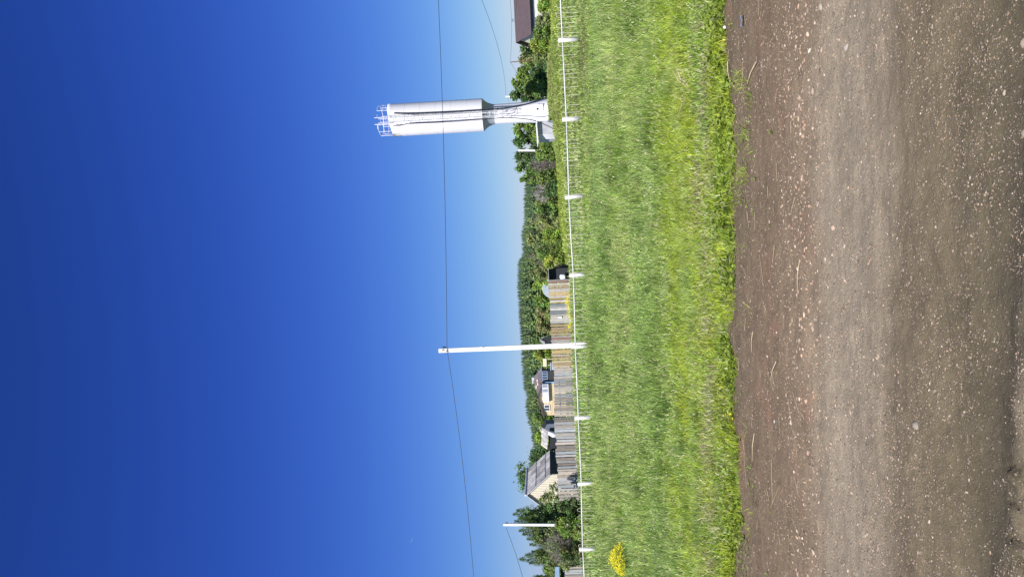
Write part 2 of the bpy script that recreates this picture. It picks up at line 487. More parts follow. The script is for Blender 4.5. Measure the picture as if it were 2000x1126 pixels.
def scatter_stones(name, x, y, r, cols, ic, sink=.35, hf=road_h, ma=M_stone):
    v0, f0 = ic; n = len(x); k = len(v0)
    jit = 1 + .42 * (rng.random((n, k, 1)) - .5)
    V = v0[None] * jit
    sc3 = np.stack([.8 + .8 * rng.random(n), .55 + .45 * rng.random(n), .35 + .25 * rng.random(n)], 1)[:, None, :]
    V = V * sc3 * r[:, None, None]
    a = rng.random(n) * 6.283; ca, sa = np.cos(a)[:, None], np.sin(a)[:, None]
    X = V[..., 0] * ca - V[..., 1] * sa; Yv = V[..., 0] * sa + V[..., 1] * ca; Z = V[..., 2]
    z0 = hf(x, y) + r * .2 - r * sink
    co = np.stack([X + x[:, None], Yv + y[:, None], Z + z0[:, None]], 2).reshape(-1, 3)
    F = (f0[None] + (np.arange(n) * k)[:, None, None]).reshape(-1)
    nf = n * len(f0)
    C = np.repeat(cols, k, axis=0)
    return mesh_np(name, co, F, np.arange(nf) * 3, np.full(nf, 3), ma, C, smooth=False)

def road_xy(n, y0=2.3, y1=7.0):
    # even in the picture rather than on the ground, so near and far gravel read alike
    t = rng.random(n); y = 1 / (1 / y0 + t * (1 / y1 - 1 / y0))
    x = (rng.random(n) * 2 - 1) * (y * .5 + .3)
    return x, y
pal = np.array([(.42, .35, .27), (.36, .31, .26), (.48, .42, .35), (.30, .26, .22), (.46, .36, .28), (.20, .18, .16), (.38, .29, .22), (.55, .50, .44)])
def stone_cols(n): return pal[rng.integers(0, len(pal), n)] * np.array([[.96, .87, .77]]) * (.6 + .48 * rng.random((n, 1)))
n = 30000; x, y = road_xy(n)
keep = (y < edge_y(x) + .1); x, y = x[keep], y[keep]
dens = vnoise(x, y, .35, 31) * .6 + vnoise(x, y, .09, 32) * .5 + .35 * np.exp(-((y - 4.75) / .35) ** 2)
keep = dens > .42 + .12 * rng.random(len(x)); x, y = x[keep], y[keep]
r = (.0022 + .0042 * rng.random(len(x)) ** 2) * np.clip(y / 3.2, .8, 1.5)
g1 = scatter_stones('gravel', x, y, r, stone_cols(len(x)), IC1, .25); tag(g1, kind='stuff', label='fine pale gravel pressed into the dirt road', cat='gravel')
n = 13000; x, y = road_xy(n); yy_ = y + .13 * x
dens = .55 * vnoise(x, y, .5, 33) + .5 * vnoise(x, y, .12, 34) + .42 * np.exp(-((yy_ - 4.75) / .28) ** 2) + .34 * np.exp(-((yy_ - 5.6) / .7) ** 2) + .15 * np.exp(-((yy_ - 4.1) / .4) ** 2)
keep = (dens > .50 + .25 * rng.random(n)) & (y < edge_y(x)); x, y, yy_ = x[keep], y[keep], yy_[keep]
band = np.exp(-((yy_ - 4.8) / .35) ** 2)
near = sstep(3.9, 2.9, y); kk = rng.random(len(x)) > near * .45; x, y, yy_, band, near = x[kk], y[kk], yy_[kk], band[kk], near[kk]
r = (.0035 + .010 * rng.random(len(x)) ** 2.6) * (.75 + .55 * band) * (1 - .35 * near)
cst = stone_cols(len(x)); cst = cst * (1 + .22 * band[:, None]) * (1 + band[:, None] * np.array([[.05, 0, -.02]])) * (1 - .15 * near[:, None])
g2 = scatter_stones('loose_pebbles', x, y, r, np.clip(cst, 0, .6), IC2, .22); tag(g2, kind='stuff', label='scattered tan and grey pebbles on the dirt road', cat='pebbles')

def G(ix, iy, z=0.0):
    d = P(ix, iy, 10) - Vector((0, 0, EYE)); t = (z - EYE) / d.z
    return Vector((0, 0, EYE)) + d * t
big = [(1985, 262, .034, (.36, .30, .23), 'large pale stone half sunk in the dark wheel rut'),
       (1953, 182, .013, (.40, .34, .26), 'small cream stone above the large pale stone in the rut'),
       (1977, 85, .016, (.34, .28, .21), 'light elongated stone at the upper right corner of the road'),
       (1600, 14, .024, (.42, .37, .30), 'pinkish rounded stone in the band of stones nearest the upper frame edge'),
       (1645, 93, .030, (.40, .34, .29), 'long slanting grey tan stone on the grey gravel strip'),
       (1563, 133, .014, (.62, .60, .56), 'bright white pebble in the stony band by the brown dirt'),
       (1797, 830, .024, (.28, .245, .20), 'flat grey stone set flush in the brown part of the road'),
       (1513, 823, .017, (.50, .55, .48), 'pale almond shaped stone alone on the brown dirt near the grass'),
       (1623, 445, .020, (.46, .33, .25), 'reddish tan flat stone in the middle of the stony band'),
       (1887, 960, .011, (.45, .38, .28), 'small cream chip stone above the footprint cracks')]
for (ix, iy, rr, c, lab) in big:
    p = G(ix, iy)
    o = scatter_stones('stone', np.array([p.x]), np.array([p.y]), np.array([rr]), np.array([c]), IC2, .45)
    for poly in o.data.polygons: poly.use_smooth = True
    tag(o, lab, 'stone', 'larger stones on the dirt road')

# ------------------------------------------------------------------ grass
def blades(name, x, y, z, h, w, col, lean=.35, ang=None, tipcol=1.15, curl=1.0, hf=None):
    n = len(x)
    a = rng.random(n) * 6.283 if ang is None else ang
    dx, dy = np.cos(a), np.sin(a)            # lean direction
    b = rng.random(n) * 6.283
    wx, wy = np.cos(b) * w / 2, np.sin(b) * w / 2
    L = h * lean * (.3 + rng.random(n) * 1.2)
    m1 = .5; co = np.empty((n, 5, 3), np.float32)
    bx, by = x, y
    co[:, 0] = np.stack([bx - wx, by - wy, z], 1); co[:, 1] = np.stack([bx + wx, by + wy, z], 1)
    mx_, my_, mz_ = x + dx * L * .3, y + dy * L * .3, z + h * .6
    co[:, 2] = np.stack([mx_ + wx * .75, my_ + wy * .75, mz_], 1); co[:, 3] = np.stack([mx_ - wx * .75, my_ - wy * .75, mz_], 1)
    co[:, 4] = np.stack([x + dx * L * curl, y + dy * L * curl, z + h * (1 - .25 * rng.random(n))], 1)
    base = np.arange(n)[:, None] * 5
    F = np.concatenate([base + np.array([[0, 1, 2, 3]]), base + np.array([[3, 2, 4]])], 1).ravel()
    st = np.stack([np.arange(n) * 7, np.arange(n) * 7 + 4], 1).ravel()
    to = np.tile([4, 3], n)
    c = np.repeat(col[:, None, :], 5, axis=1).copy()
    c[:, 4] *= tipcol
    return mesh_np(name, co.reshape(-1, 3), F, st, to, M_grass, c.reshape(-1, 3))

def field_xy(n, y0, y1, half=.52, p=1.0):
    t = rng.random(n)
    y = 1 / (1 / y0 + t * (1 / y1 - 1 / y0)) if p == 1 else y0 * (y1 / y0) ** t
    x = (rng.random(n) * 2 - 1) * (y * half + 1)
    return x, y

C_mid = np.array((.34, .52, .07)); C_pale = np.array((.62, .74, .25)); C_blu = np.array((.42, .62, .18))
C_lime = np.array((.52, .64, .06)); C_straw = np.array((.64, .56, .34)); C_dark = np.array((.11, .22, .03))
def mix(a, b, t): return a[None] * (1 - t[:, None]) + b[None] * t[:, None]

def grass_zone(name, n, y0, y1, hfun, wk, label, p=1.0, seed=0, palf=None, lean=.4, half=.52):
    x, y = field_xy(n, y0, y1, half, p)
    k = (y > edge_y(x) + .04 + .1 * rng.random(n)) | ((y > edge_y(x) - .5) & (vnoise(x, y, .16, 99) > .72) & (rng.random(n) < .5)); x, y = x[k], y[k]; n = len(x)
    h = hfun(x, y) * (.55 + .65 * rng.random(n))
    t1 = .5 * vnoise(x * .4, y, .5 + y0 * .04, 41 + seed) + .5 * vnoise(x, y, .22 + y0 * .012, 47 + seed); t2 = vnoise(x * .5, y, 2.4, 42 + seed); t3 = rng.random(n)
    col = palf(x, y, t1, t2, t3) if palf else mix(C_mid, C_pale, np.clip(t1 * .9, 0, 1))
    col = np.clip(col * (.36 + 1.05 * rng.random((n, 1))), 0, .9)
    ts_ = np.where(y < 12, vnoise(x, y, .045, 201), np.where(y < 20, vnoise(x, y, .09, 202), vnoise(x, y, .2, 203)))
    col = np.clip(col * (.52 + .95 * ts_[:, None]), 0, .9); h = h * (.6 + .85 * np.where(y < 12, vnoise(x, y, .06, 204), vnoise(x, y, .14, 205)))
    w = np.maximum(.004, wk * y) * (.7 + .7 * rng.random(n))
    z = ground_h(x, y) - .01
    ang = None
    
    o = blades(name, x, y, z, h, w, col, lean=lean, ang=ang)
    tag(o, label, 'grass', kind='stuff')
    return o

def pal_field(x, y, t1, t2, t3):
    c = mix(C_mid, C_pale, sstep(.28, .72, t1 + .5 * (t3 - .5)))
    tb = sstep(.5, .75, t2); c = c * (1 - .6 * tb[:, None]) + C_blu[None] * .6 * tb[:, None]
    tb2 = np.exp(-((y - 9.9 + .12 * x + .5 * (vnoise(x, y, .8, 231) - .5)) / .35) ** 2) * .6; td = np.maximum(tb2, np.maximum(sstep(.62, .85, vnoise(x, y, .9, 61)), sstep(.6, .85, vnoise(x, y, .3, 62)))); c = c * (1 - .7 * td[:, None]) + C_dark[None] * .7 * td[:, None]  # dark noise patches put tuft shadows into the blade colour; one band is darker
    # yellow-green strip a few metres behind the verge
    ty = np.exp(-((y - 9.0 + .12 * x) / .8) ** 2) * sstep(.3, .6, vnoise(x, y, .45, 63))
    c = c * (1 - .7 * ty[:, None]) + C_lime[None] * .7 * ty[:, None]
    s = (t3 > .955) * 1.0; c = c * (1 - s[:, None]) + C_straw[None] * s[:, None]
    # browner ground by the right part of the fence
    tr = sstep(1, 8, x) * sstep(16, 24, y) * .5 * sstep(.35, .7, vnoise(x, y, 2.0, 64)); c = c * (1 - tr[:, None]) + np.array((.26, .24, .10))[None] * tr[:, None]
    return c
def pal_verge(x, y, t1, t2, t3):
    c = mix(C_mid, C_lime, sstep(.25, .75, t1)) * 1.02
    ts = np.exp(-((y - 7.40 + .14 * x + .3 * (vnoise(x, y, .5, 77) - .5)) / .38) ** 2) * sstep(.3, .8, vnoise(x, y, .22, 78)) * .75
    s = (t3 < ts) * 1.0; s = np.maximum(s, (t3 > .94))
    return c * (1 - s[:, None]) + C_straw[None] * s[:, None]
def pal_lawn(x, y, t1, t2, t3):
    c = mix(np.array((.36, .50, .06)), np.array((.50, .58, .13)), t1)
    tl = sstep(-2, -6, x) * .5; c = c * (1 - tl[:, None]) + C_mid[None] * tl[:, None]
    s = (t3 > .97) * 1.0
    return c * (1 - s[:, None]) + C_straw[None] * s[:, None]

h_verge = lambda x, y: .045 + .06 * sstep(6.6, 8.2, y) + .07 * vnoise(x, y, .3, 71)
h_field = lambda x, y: (.13 + .17 * sstep(8.5, 11, y)) * (.25 + .75 * vnoise(x, y, .7, 72) + .8 * vnoise(x, y, .2, 79) ** 1.5) * (1 - .45 * sstep(20, 27, y) * sstep(-2, 3, x)) * (1 + .35 * sstep(21, 26, y) * sstep(2, -2, x)) * (1 - .35 * sstep(1, 8, x) * sstep(14, 22, y))
h_lawn = lambda x, y: .14 + .14 * vnoise(x, y, 3, 73)
grass_zone('verge_grass', 150000, 5.7, 9.2, h_verge, .00055, 'short lime green grass and dry straw along the road edge', palf=pal_verge, lean=.75)
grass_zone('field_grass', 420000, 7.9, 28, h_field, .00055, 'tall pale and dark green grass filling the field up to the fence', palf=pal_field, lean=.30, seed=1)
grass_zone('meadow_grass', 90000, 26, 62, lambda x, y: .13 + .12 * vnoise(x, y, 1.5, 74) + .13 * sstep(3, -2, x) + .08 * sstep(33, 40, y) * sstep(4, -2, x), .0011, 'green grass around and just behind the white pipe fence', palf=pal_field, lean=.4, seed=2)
grass_zone('lawn_grass', 70000, 55, 125, h_lawn, .0015, 'sunny yellow green meadow between the pipe fence and the hedges', palf=pal_lawn, lean=.3, seed=3, half=.5)

# seed heads, young tips and small leaves in pale and lime tones above the blades
n = 95000; x, y = field_xy(n, 6.0, 27); k = (rng.random(n) < np.where(y < 8.8, .45, 1)) & (y > edge_y(x) + .15) & (vnoise(x, y, .5, 221) * .6 + vnoise(x, y, .1, 222) * .6 > .45); x, y = x[k], y[k]; n = len(x)
hz_ = np.where(y < 8.4, .05 + .05 * rng.random(n), h_field(x, y) * (.55 + .4 * rng.random(n)))
pal2 = np.array([(.68, .74, .32), (.55, .72, .18), (.68, .60, .36), (.48, .68, .14), (.30, .50, .08), (.78, .80, .46)])
c = pal2[rng.integers(0, 6, n)] * (.6 + .45 * rng.random((n, 1)))
o = blades('seed_heads', x, y, ground_h(x, y) + hz_, .018 + .03 * rng.random(n), np.maximum(.005, .0009 * y) * (.7 + .9 * rng.random(n)), c, lean=.9)
tag(o, 'pale seed heads and bright leaf tips sprinkled over the field grass', 'seed heads', kind='stuff')

# weeds on the tower mound
n = 26000; a = rng.random(n) * 6.283; rr = np.sqrt(rng.random(n)) * 6.3
x = MX - .2 + rr * np.cos(a) * .95; y = MY - 1.0 + rr * np.sin(a); k = ~((abs(x - MX) < .9) & (abs(y - 68) < .9)); x, y = x[k], y[k]; n = len(x)
t = vnoise(x, y, 1.0, 81); t3 = rng.random(n)
c = mix(np.array((.27, .40, .07)), np.array((.44, .54, .14)), t); s = ((t3 > .8) & (vnoise(x, y, 1.4, 82) > .45)) * 1.0
c = c * (1 - s[:, None]) + np.array((.50, .40, .24))[None] * s[:, None]; c *= (.7 + .5 * rng.random((n, 1)))
o = blades('mound_weeds', x, y, ground_h(x, y) - .02, 0.16 + .38 * t * rng.random(n), .05 + .05 * rng.random(n), c, lean=.6)
tag(o, 'tangle of weeds and dry stalks on the mound under the water tower', 'weeds', kind='stuff')

# broad leaved weeds along the road edge
def leaf_rosettes(n, xs, ys, size, cols):
    m_ = 7; X = np.repeat(xs, m_); Y = np.repeat(ys, m_); S = np.repeat(size, m_) * (.6 + .6 * rng.random(n * m_))
    a = rng.random(n * m_) * 6.283; el = .15 + .9 * rng.random(n * m_)
    dx, dy = np.cos(a), np.sin(a); ch, sh = np.cos(el), np.sin(el); w = S * (.16 + .10 * rng.random(n * m_))
    Z = ground_h(X, Y)
    co = np.empty((n * m_, 6, 3), np.float32)
    def pt(u, s, dz=0): return np.stack([X + dx * S * u * ch - dy * w * s, Y + dy * S * u * ch + dx * w * s, Z + S * u * sh + dz], 1)
    co[:, 0] = pt(.05, 0); co[:, 1] = pt(.4, .8, S * .05); co[:, 2] = pt(.75, 1.0); co[:, 3] = pt(1.0, 0, -S * .22); co[:, 4] = pt(.75, -1.0); co[:, 5] = pt(.4, -.8, S * .05)
    N = n * m_; b = np.arange(N)[:, None] * 6
    F = np.concatenate([b + np.array([[0, 1, 2, 3]]), b + np.array([[0, 3, 4, 5]])], 1).ravel()
    C = np.repeat(np.repeat(cols, m_, axis=0) * (.75 + .5 * rng.random((N, 1))), 6, axis=0)
    return mesh_np('leafy_weeds', co.reshape(-1, 3), F, np.arange(2 * N) * 4, np.full(2 * N, 4), M_grass, C)
n = 8200; xs = (rng.random(n) * 2 - 1) * 4.2; ys = edge_y(xs) + .02 + np.abs(rng.normal(0, .42, n)) * np.where(rng.random(n) < .3, 3.2, 1); k = vnoise(xs, ys, .28, 91) > .45; xs, ys = xs[k], ys[k]; n = len(xs)
cols = mix(np.array((.17, .27, .05)), np.array((.36, .46, .07)), vnoise(xs, ys, .5, 92))
tag(leaf_rosettes(n, xs, ys, .025 + .05 * rng.random(n) ** 1.5, cols), 'bright broad leaved weeds crowding the edge of the dirt', 'weeds', kind='stuff')
n = 900; xs = (rng.random(n) * 2 - 1) * 3.4; ys = edge_y(xs) - .9 * rng.random(n) ** 2.2; k = vnoise(xs, ys, .35, 93) > .52; xs, ys = xs[k], ys[k]; n = len(xs)
o = leaf_rosettes(n, xs, ys, .010 + .018 * rng.random(n), np.tile(np.array((.28, .36, .10)), (n, 1))); o.name = 'seedlings'
o.location.z = .045; tag(o, 'tiny green seedlings dotted over the brown dirt beside the verge', 'weeds', kind='stuff')

# dry straw lying on the dirt and in the verge
s = MB()
for i in range(330):
    x_ = random.uniform(-3.4, 3.4); far = random.random()
    y_ = float(edge_y(np.array([x_]))[0]) + (random.uniform(-1.6, .1) if far < .45 else random.uniform(0, 1.2))
    L = random.uniform(.04, .14) if random.random() < .9 else random.uniform(.15, .35)
    a = random.gauss(0, .9) + (1.57 if random.random() < .25 else 0)
    z_ = max(float(road_h(np.array([x_]), np.array([y_]))[0]), gh(x_, y_)) + (.006 if far < .45 else .04)
    d = Vector((math.cos(a), math.sin(a), random.uniform(-.02, .1) if far < .45 else random.uniform(-.1, .5))) * L / 2
    w = random.uniform(.0007, .0018)
    s.bar(Vector((x_, y_, z_)) - d, Vector((x_, y_, z_)) + d, w, w)
tag(s.build('dry_straw', M_straw), 'dry straw stems strewn over the dirt and verge', 'straw', kind='stuff')

def stick(ix1, iy1, ix2, iy2, label, w=.005):
    a = G(ix1, iy1, .012); b = G(ix2, iy2, .014); s = MB(); mid = (a + b) / 2 + Vector((.006, .01, .004))
    s.tube([a, mid, b], [w, w * .8, w * .4], 5); tag(s.build('straw_stalk', M_straw), label, 'straw stalk', 'long straw stalks on the dirt')
stick(1476, 122, 1459, 164, 'thick slanted straw stalk on the dirt near the tower side', .004)
stick(1562, 506, 1557, 572, 'longest straight straw stalk on the dirt beside the stony band', .0028)
stick(1470, 648, 1468, 688, 'short straight straw stalk below the small green sprig', .0028)
stick(1516, 705, 1505, 742, 'slanting straw stalk pointing to a white pebble', .003)
stick(1473, 846, 1469, 900, 'bent straw stalk close to the dark weeds at the verge', .003)
stick(1421, 120, 1424, 155, 'pale straw stalk lying right on the grass edge', .004)

# ------------------------------------------------------------------ litter by the road
p = G(1449, 41, .02); s = MB()
vs = []
for i in range(9):
    t = i / 8 - .5
    vs += [p + Vector((t * .085, -.013 + .004 * math.sin(i * 2.1), .004 + .004 * math.sin(i * 1.3))), p + Vector((t * .085, .013 + .003 * math.cos(i * 1.7), .007 + .004 * math.sin(i * 1.1)))]
s.add(vs, [(2 * i, 2 * i + 2, 2 * i + 3, 2 * i + 1) for i in range(8)])
tag(s.build('wrapper', mat('blue wrapper film', (.17, .21, .30), (.12, .15, .22), rough=.3)), 'torn blue wrapper lying on the dirt near the verge', 'litter')
p = G(1417, 53, .05); s = MB()
s.add([p + Vector(q) * .6 for q in ((-.018, -.012, 0), (.016, -.016, .01), (.02, .012, .024), (.0, .02, .03), (-.02, .014, .018), (0, 0, .03))], [(0, 1, 5), (1, 2, 5), (2, 3, 5), (3, 4, 5), (4, 0, 5)])
tag(s.build('paper_scrap', mat('white paper', (.7, .7, .7), (.6, .6, .6))), 'crumpled white paper scrap at the grass edge', 'litter')
s = MB(); base = G(1352, 178, .05)
for i in range(13):
    a = Vector((random.gauss(0, .03), random.gauss(0, .04), random.uniform(0, .02)))
    L = random.uniform(.08, .22); sd = random.choice((1, 1, -1))
    tip = a + Vector((sd * random.uniform(.05, .28), random.gauss(0, .05), L * random.uniform(.5, 1)))
    s.tube([base + a, base + (a + tip) / 2 + Vector((-.01, 0, .03)), base + tip], [.003, .0025, .0012], 4)
tag(s.build('reed_tuft', M_straw), 'pale dead reed tuft standing out of the short grass', 'dead tuft')

# ------------------------------------------------------------------ white pipe fence
PSI = R(14); FY0 = 27.2; FX0 = 484 / FPX * FY0
def fpt(i, z=0.0):                       # point on the fence line, i bays from the right-hand post
    return Vector((FX0 - 3 * i * math.cos(PSI), FY0 + 3 * i * math.sin(PSI), z))
FD = Vector((-math.cos(PSI), math.sin(PSI), 0))
tops = [(1090, 79), (1098, 234), (1103, 385), (1112, 537), (1116, 677), (1122, 815), (1128, 943), (1131, 1072)]
fence = empty('pipe_fence', fpt(0), 'low white painted pipe fence with round posts, one rail and bent rod hoops', 'fence')
ptop = {}
for i in range(-3, 11):
    c = fpt(i)
    if 0 <= i < 8:
        ix, iy = tops[i]; u = (563 - iy) / FPX
        # slide along the fence line to the photographed place
        best = min((abs((fpt(i + dd * .01).x / fpt(i + dd * .01).y) - (P(ix, iy, 30).x / 30)), dd) for dd in range(-60, 61))
        c = fpt(i + best[1] * .01); zt = P(ix, iy, c.y).z
    else: zt = .93
    ptop[i] = Vector((c.x, c.y, zt))
    if i < -1 or i > 8: continue
    lean = Vector((random.uniform(-.02, .02) - .012, random.uniform(-.02, .02), 0))
    s = MB(); g = gh(c.x, c.y)
    s.tube([Vector((c.x, c.y, g - .1)) - lean * 1.0, Vector((c.x, c.y, zt)) + lean], [.075, .072], 20)
    s.build('post', M_whitepost, fence, smooth=True)
for i in range(-3, 10):
    a = ptop[i] - Vector((0, 0, .16)); b = ptop[i + 1] - Vector((0, 0, .16)); s = MB()
    s.tube([a, (a + b) / 2 + Vector((0, 0, random.uniform(-.015, .01))), b], .027, 10); s.build('rail', M_whitepost, fence, smooth=True)
    nh = 9
    for k in range(nh):
        if i in (-2, -3, 9) : continue
        t = (k + .55 + random.uniform(-.06, .06)) / nh; c = a.lerp(b, t) + Vector((0, -.03, 0)); d = (b - a).normalized()
        hw = .072 + random.uniform(-.006, .008); up = .17 + random.uniform(-.03, .03)
        g = gh(c.x, c.y); tw = random.uniform(-.03, .03)
        lo1 = Vector((c.x, c.y, g - .02)) - d * (hw + random.uniform(-.015, .015)); lo2 = Vector((c.x, c.y, g - .02)) + d * (hw + random.uniform(-.015, .015))
        dmg = random.random()
        pts = [lo1]
        for q in range(9):
            an = math.pi * q / 8
            pts.append(c - d * hw * math.cos(an) + Vector((tw * math.sin(an), 0, up - hw + hw * math.sin(an) * 1.0)))
        pts.append(lo2)
        if dmg < .22: pts = pts[:random.randint(4, 7)]
        elif dmg < .42: pts = pts[random.randint(3, 6):]
        elif dmg < .5: pts = [lo1, c - d * hw + Vector((0, 0, .06))]
        s = MB(); s.tube(pts, .0068, 5); s.build('hoop', M_rod, fence)

# ------------------------------------------------------------------ poles and wires
def pole(name, top, base_z, bx, by, w0, w1, label, cat, material=M_conc, bands=True):
    o = empty(name, (bx, by, base_z), label, cat)
    s = MB(); s.bar((bx, by, base_z - .2), top, w0, w0 * .85, w2=w1, t2=w1 * .85, up=(0, -1, 0)); s.build('shaft', material, o)
    if bands:
        s = MB(); d = (Vector((bx, by, base_z)) - Vector(top)).normalized()
        q = Vector(top) + d * .3
        s.tube([q + Vector((-.16, -.05, 0)), q + Vector((.16, -.05, 0))], .012, 6)
        s.tube([q + Vector((.15, -.05, -.03)), q + Vector((.15, -.05, .12))], [.02, .03], 8)
        s.build('insulator', M_black, o)
    return o
pb = P(1150, 672.5, 31.0); pt_ = P(857, 684.5, 31.0)
pole('utility_pole', pt_, gh(pb.x, pb.y), pb.x, pb.y, .215, .17, 'tall whitish concrete pole rising right behind the pipe fence', 'utility pole')
s = MB()
q = P(945, 677.5, 31.0)
for (ix, iy, h_) in ((944, 677, .05), (949, 676, .04), (865, 683, .10), (872, 685, .06)):
    c = P(ix, iy, 30.9); s = MB(); s.box((c.x, c.y, c.z), (.035, .012, h_ * .6))
    s.build('worn_mark', M_black, [o for o in sc.objects if o.name == 'utility_pole'][0])

def wire(name, a, b, sag, r, label, n=28):
    pts = []
    for i in range(n + 1):
        t = i / n; p = a.lerp(b, t) - Vector((0, 0, 4 * sag * t * (1 - t))); pts.append(p)
    s = MB(); s.tube(pts, r, 6); return tag(s.build(name, M_wire), label, 'power line')
wa = P(873, 681, 30.9)
wr = Vector((wa.x + 35, 31, wa.z + .05)); wl_ = Vector((wa.x - 24, 31.5, wa.z - .08))
wire('power_line', wa, wr, .40, .011, 'thin dark wire running from the tall pole across the front of the water tower')
wire('power_line', wa, wl_, .60, .011, 'thin dark wire sagging from the tall pole toward the thicket side')
# far pole on the thicket side
pb = P(1118, 1025.5, 49.5); pt2 = P(983, 1023.5, 49.5)
pole('utility_pole', pt2, 0, pb.x, pb.y, .17, .15, 'shorter white concrete pole standing inside the tall thicket', 'utility pole')
wire('power_line', P(988, 1029, 49.4), P(1040, 1230, 47), .25, .016, 'dark wire dropping from the pole in the thicket')
# far pole right of the tower
pb = P(1080, 192, 104); pt3 = P(987.5, 189, 104)
pole('utility_pole', pt3, 0, pb.x, pb.y, .26, .22, 'far white pole peeking over the trees beside the water tower', 'utility pole')
wire('power_line', P(988, 187, 104), P(915, -60, 60), .7, .016, 'faint wire curving up from the far pole over the brown roofed house')
wire('power_line', P(990, 190, 104), P(1012, 246, 110), .1, .012, 'short faint wire from the far pole disappearing behind the tower stem')
pb = P(1075, 115.5, 92); pt4 = P(996, 121.5, 92)
pole('service_pole', pt4, 0, pb.x, pb.y, .10, .09, 'slim rusty metal pole standing before the hedge', 'service pole', M_rust, False)
wire('power_line', P(997, 118, 92), P(999, 40, 90), .05, .018, 'short wire from the rusty pole to the roof bracket of the brown roofed house')
wire('power_line', P(999, 40, 90), P(990, -40, 88), .12, .018, 'wire running on from the roof bracket past the picture edge')
wire('power_line', P(998, 123, 92), P(1013, 152, 100), .05, .016, 'wire slanting down from the rusty pole into the tree')
pb = P(1075, 295, 100); pt5 = P(1012, 294, 100)
pole('utility_pole', pt5, 0, pb.x, pb.y, .27, .23, 'white pole in front of the trees left of the tower shed', 'utility pole', bands=False)

# ------------------------------------------------------------------ water tower
TY = 68.0
tb = P(1085, 216, TY); tt = P(765, 234.5, TY)
ax = Vector((0, 0, 1)); tb = Vector((tb.x, TY, gh(tb.x, TY)))
topz = P(765, 236, TY).z
lean = (tt.x - P(1085, 216, TY).x) / (tt.z - P(1085, 216, TY).z)
lean *= .7
tower = empty('water_tower', tb, 'white steel water tower with wide tank on narrow stem, caged ladder and black hoses', 'water tower')
def tp(dx, dy, z):                                  # point relative to the tower axis at height z (world)
    return Vector((tb.x + lean * (z - tb.z) + dx, TY + dy, z))
zb = lambda ix: P(ix, 216, TY).z
z_tb = zb(943.5); z_cb = zb(966); z_tt = topz
RT_, RS = 1.48, .89
def lathe_t(prof, n=64, shear=0.0):
    s = MB()
    vs = []
    for j, (r_, z) in enumerate(prof):
        for k in range(n):
            a = 2 * math.pi * k / n
            zz = z + (shear * r_ * math.cos(a) if j >= len(prof) - 2 else 0)
            vs.append(tp(r_ * math.cos(a), r_ * math.sin(a), zz))
    fs = [(i * n + k, i * n + (k + 1) % n, (i + 1) * n + (k + 1) % n, (i + 1) * n + k) for i in range(len(prof) - 1) for k in range(n)]
    s.add(vs, fs); return s
s = lathe_t([(RT_, z_tb), (RT_, z_tb + .02)] + [(RT_ * (1 + .0), z_tb + (z_tt - z_tb) * q / 8) for q in range(1, 8)] + [(RT_, z_tt - .15), (RT_, z_tt), (.02, z_tt + .12)], shear=.11)
tank = s.build('tank', M_tower, tower, smooth=True)
s = MB()
for q in (1, 2, 3, 4, 5):                           # weld seams
    z = z_tb + (z_tt - z_tb) * q / 6
    vs = []; n = 64
    for rr_, dz in ((RT_ + .002, -.012), (RT_ + .010, 0), (RT_ + .002, .012)):
        for k in range(n):
            a = 2 * math.pi * k / n; vs.append(tp(rr_ * math.cos(a), rr_ * math.sin(a), z + dz))
    s.add(vs, [(i * n + k, i * n + (k + 1) % n, (i + 1) * n + (k + 1) % n, (i + 1) * n + k) for i in range(2) for k in range(n)])
s.build('seam', M_tower, tank)
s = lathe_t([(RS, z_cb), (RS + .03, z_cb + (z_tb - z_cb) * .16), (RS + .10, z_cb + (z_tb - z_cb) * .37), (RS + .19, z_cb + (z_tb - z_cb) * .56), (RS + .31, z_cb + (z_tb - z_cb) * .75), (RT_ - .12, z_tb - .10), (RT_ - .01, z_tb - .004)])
s.build('tank_bottom', mat('grey blue underside shade', (.40, .44, .50), (.34, .38, .44), rough=.5, scale=1.5), tower, smooth=True)  # darker grey blue than the tank: the underside's shade is put into the colour
s = lathe_t([(RS + .24, tb.z - .3), (RS + .20, zb(1068)), (RS + .13, zb(1052)), (RS + .06, zb(1034)), (RS + .01, zb(1012)), (RS, z_cb + .01)])
stem = s.build('stem', M_tower, tower, smooth=True)
# insulated lower jacket with hatch
s = MB()
hz0, hz1 = zb(1058), zb(1047)
s.box(tp(.10, -RS - .10, (zb(1047) + zb(1061)) / 2), (.62, .22, zb(1047) - zb(1061)))
hatch = s.build('hatch', M_tower, stem)
s = MB(); s.box(tp(-.02, -RS - .225, zb(1050)), (.15, .02, .15)); s.build('hatch_window', M_black, stem)
# ladder and cage on the front of the tank and stem
lx = tp(0, 0, z_tb)
def lxp(ix, iy): q = P(ix, iy, TY - RT_ - .3); return q
lad_top = z_tt + .9; lad_bot = zb(1000)
lcx = P(850, 229, TY - RT_ - .25).x - tp(0, 0, P(850, 229, TY).z).x     # sideways place of the ladder on the tank
yf = -RT_ - .12
s = MB()
for sx in (-.19, .19):
    s.tube([tp(lcx + sx, yf, lad_bot), tp(lcx + sx, yf, lad_top)], .022, 6)
k = 0; z = lad_bot
while z < lad_top:
    s.tube([tp(lcx - .19, yf, z), tp(lcx + .19, yf, z)], .010, 5); z += .33
s.build('ladder', M_tower, tower)
s = MB()
z = z_tb - 1.6
while z < z_tt + .6:
    pts = [tp(lcx - .34 * math.cos(a) , yf - .52 * math.sin(a), z) for a in [math.pi * q / 10 for q in range(11)]]
    s.tube(pts, .013, 5); z += .85
for q in range(1, 10, 2):
    a = math.pi * q / 10
    s.tube([tp(lcx - .34 * math.cos(a), yf - .52 * math.sin(a), z_tb - 1.6), tp(lcx - .34 * math.cos(a), yf - .52 * math.sin(a), z_tt + .6)], .011, 5)
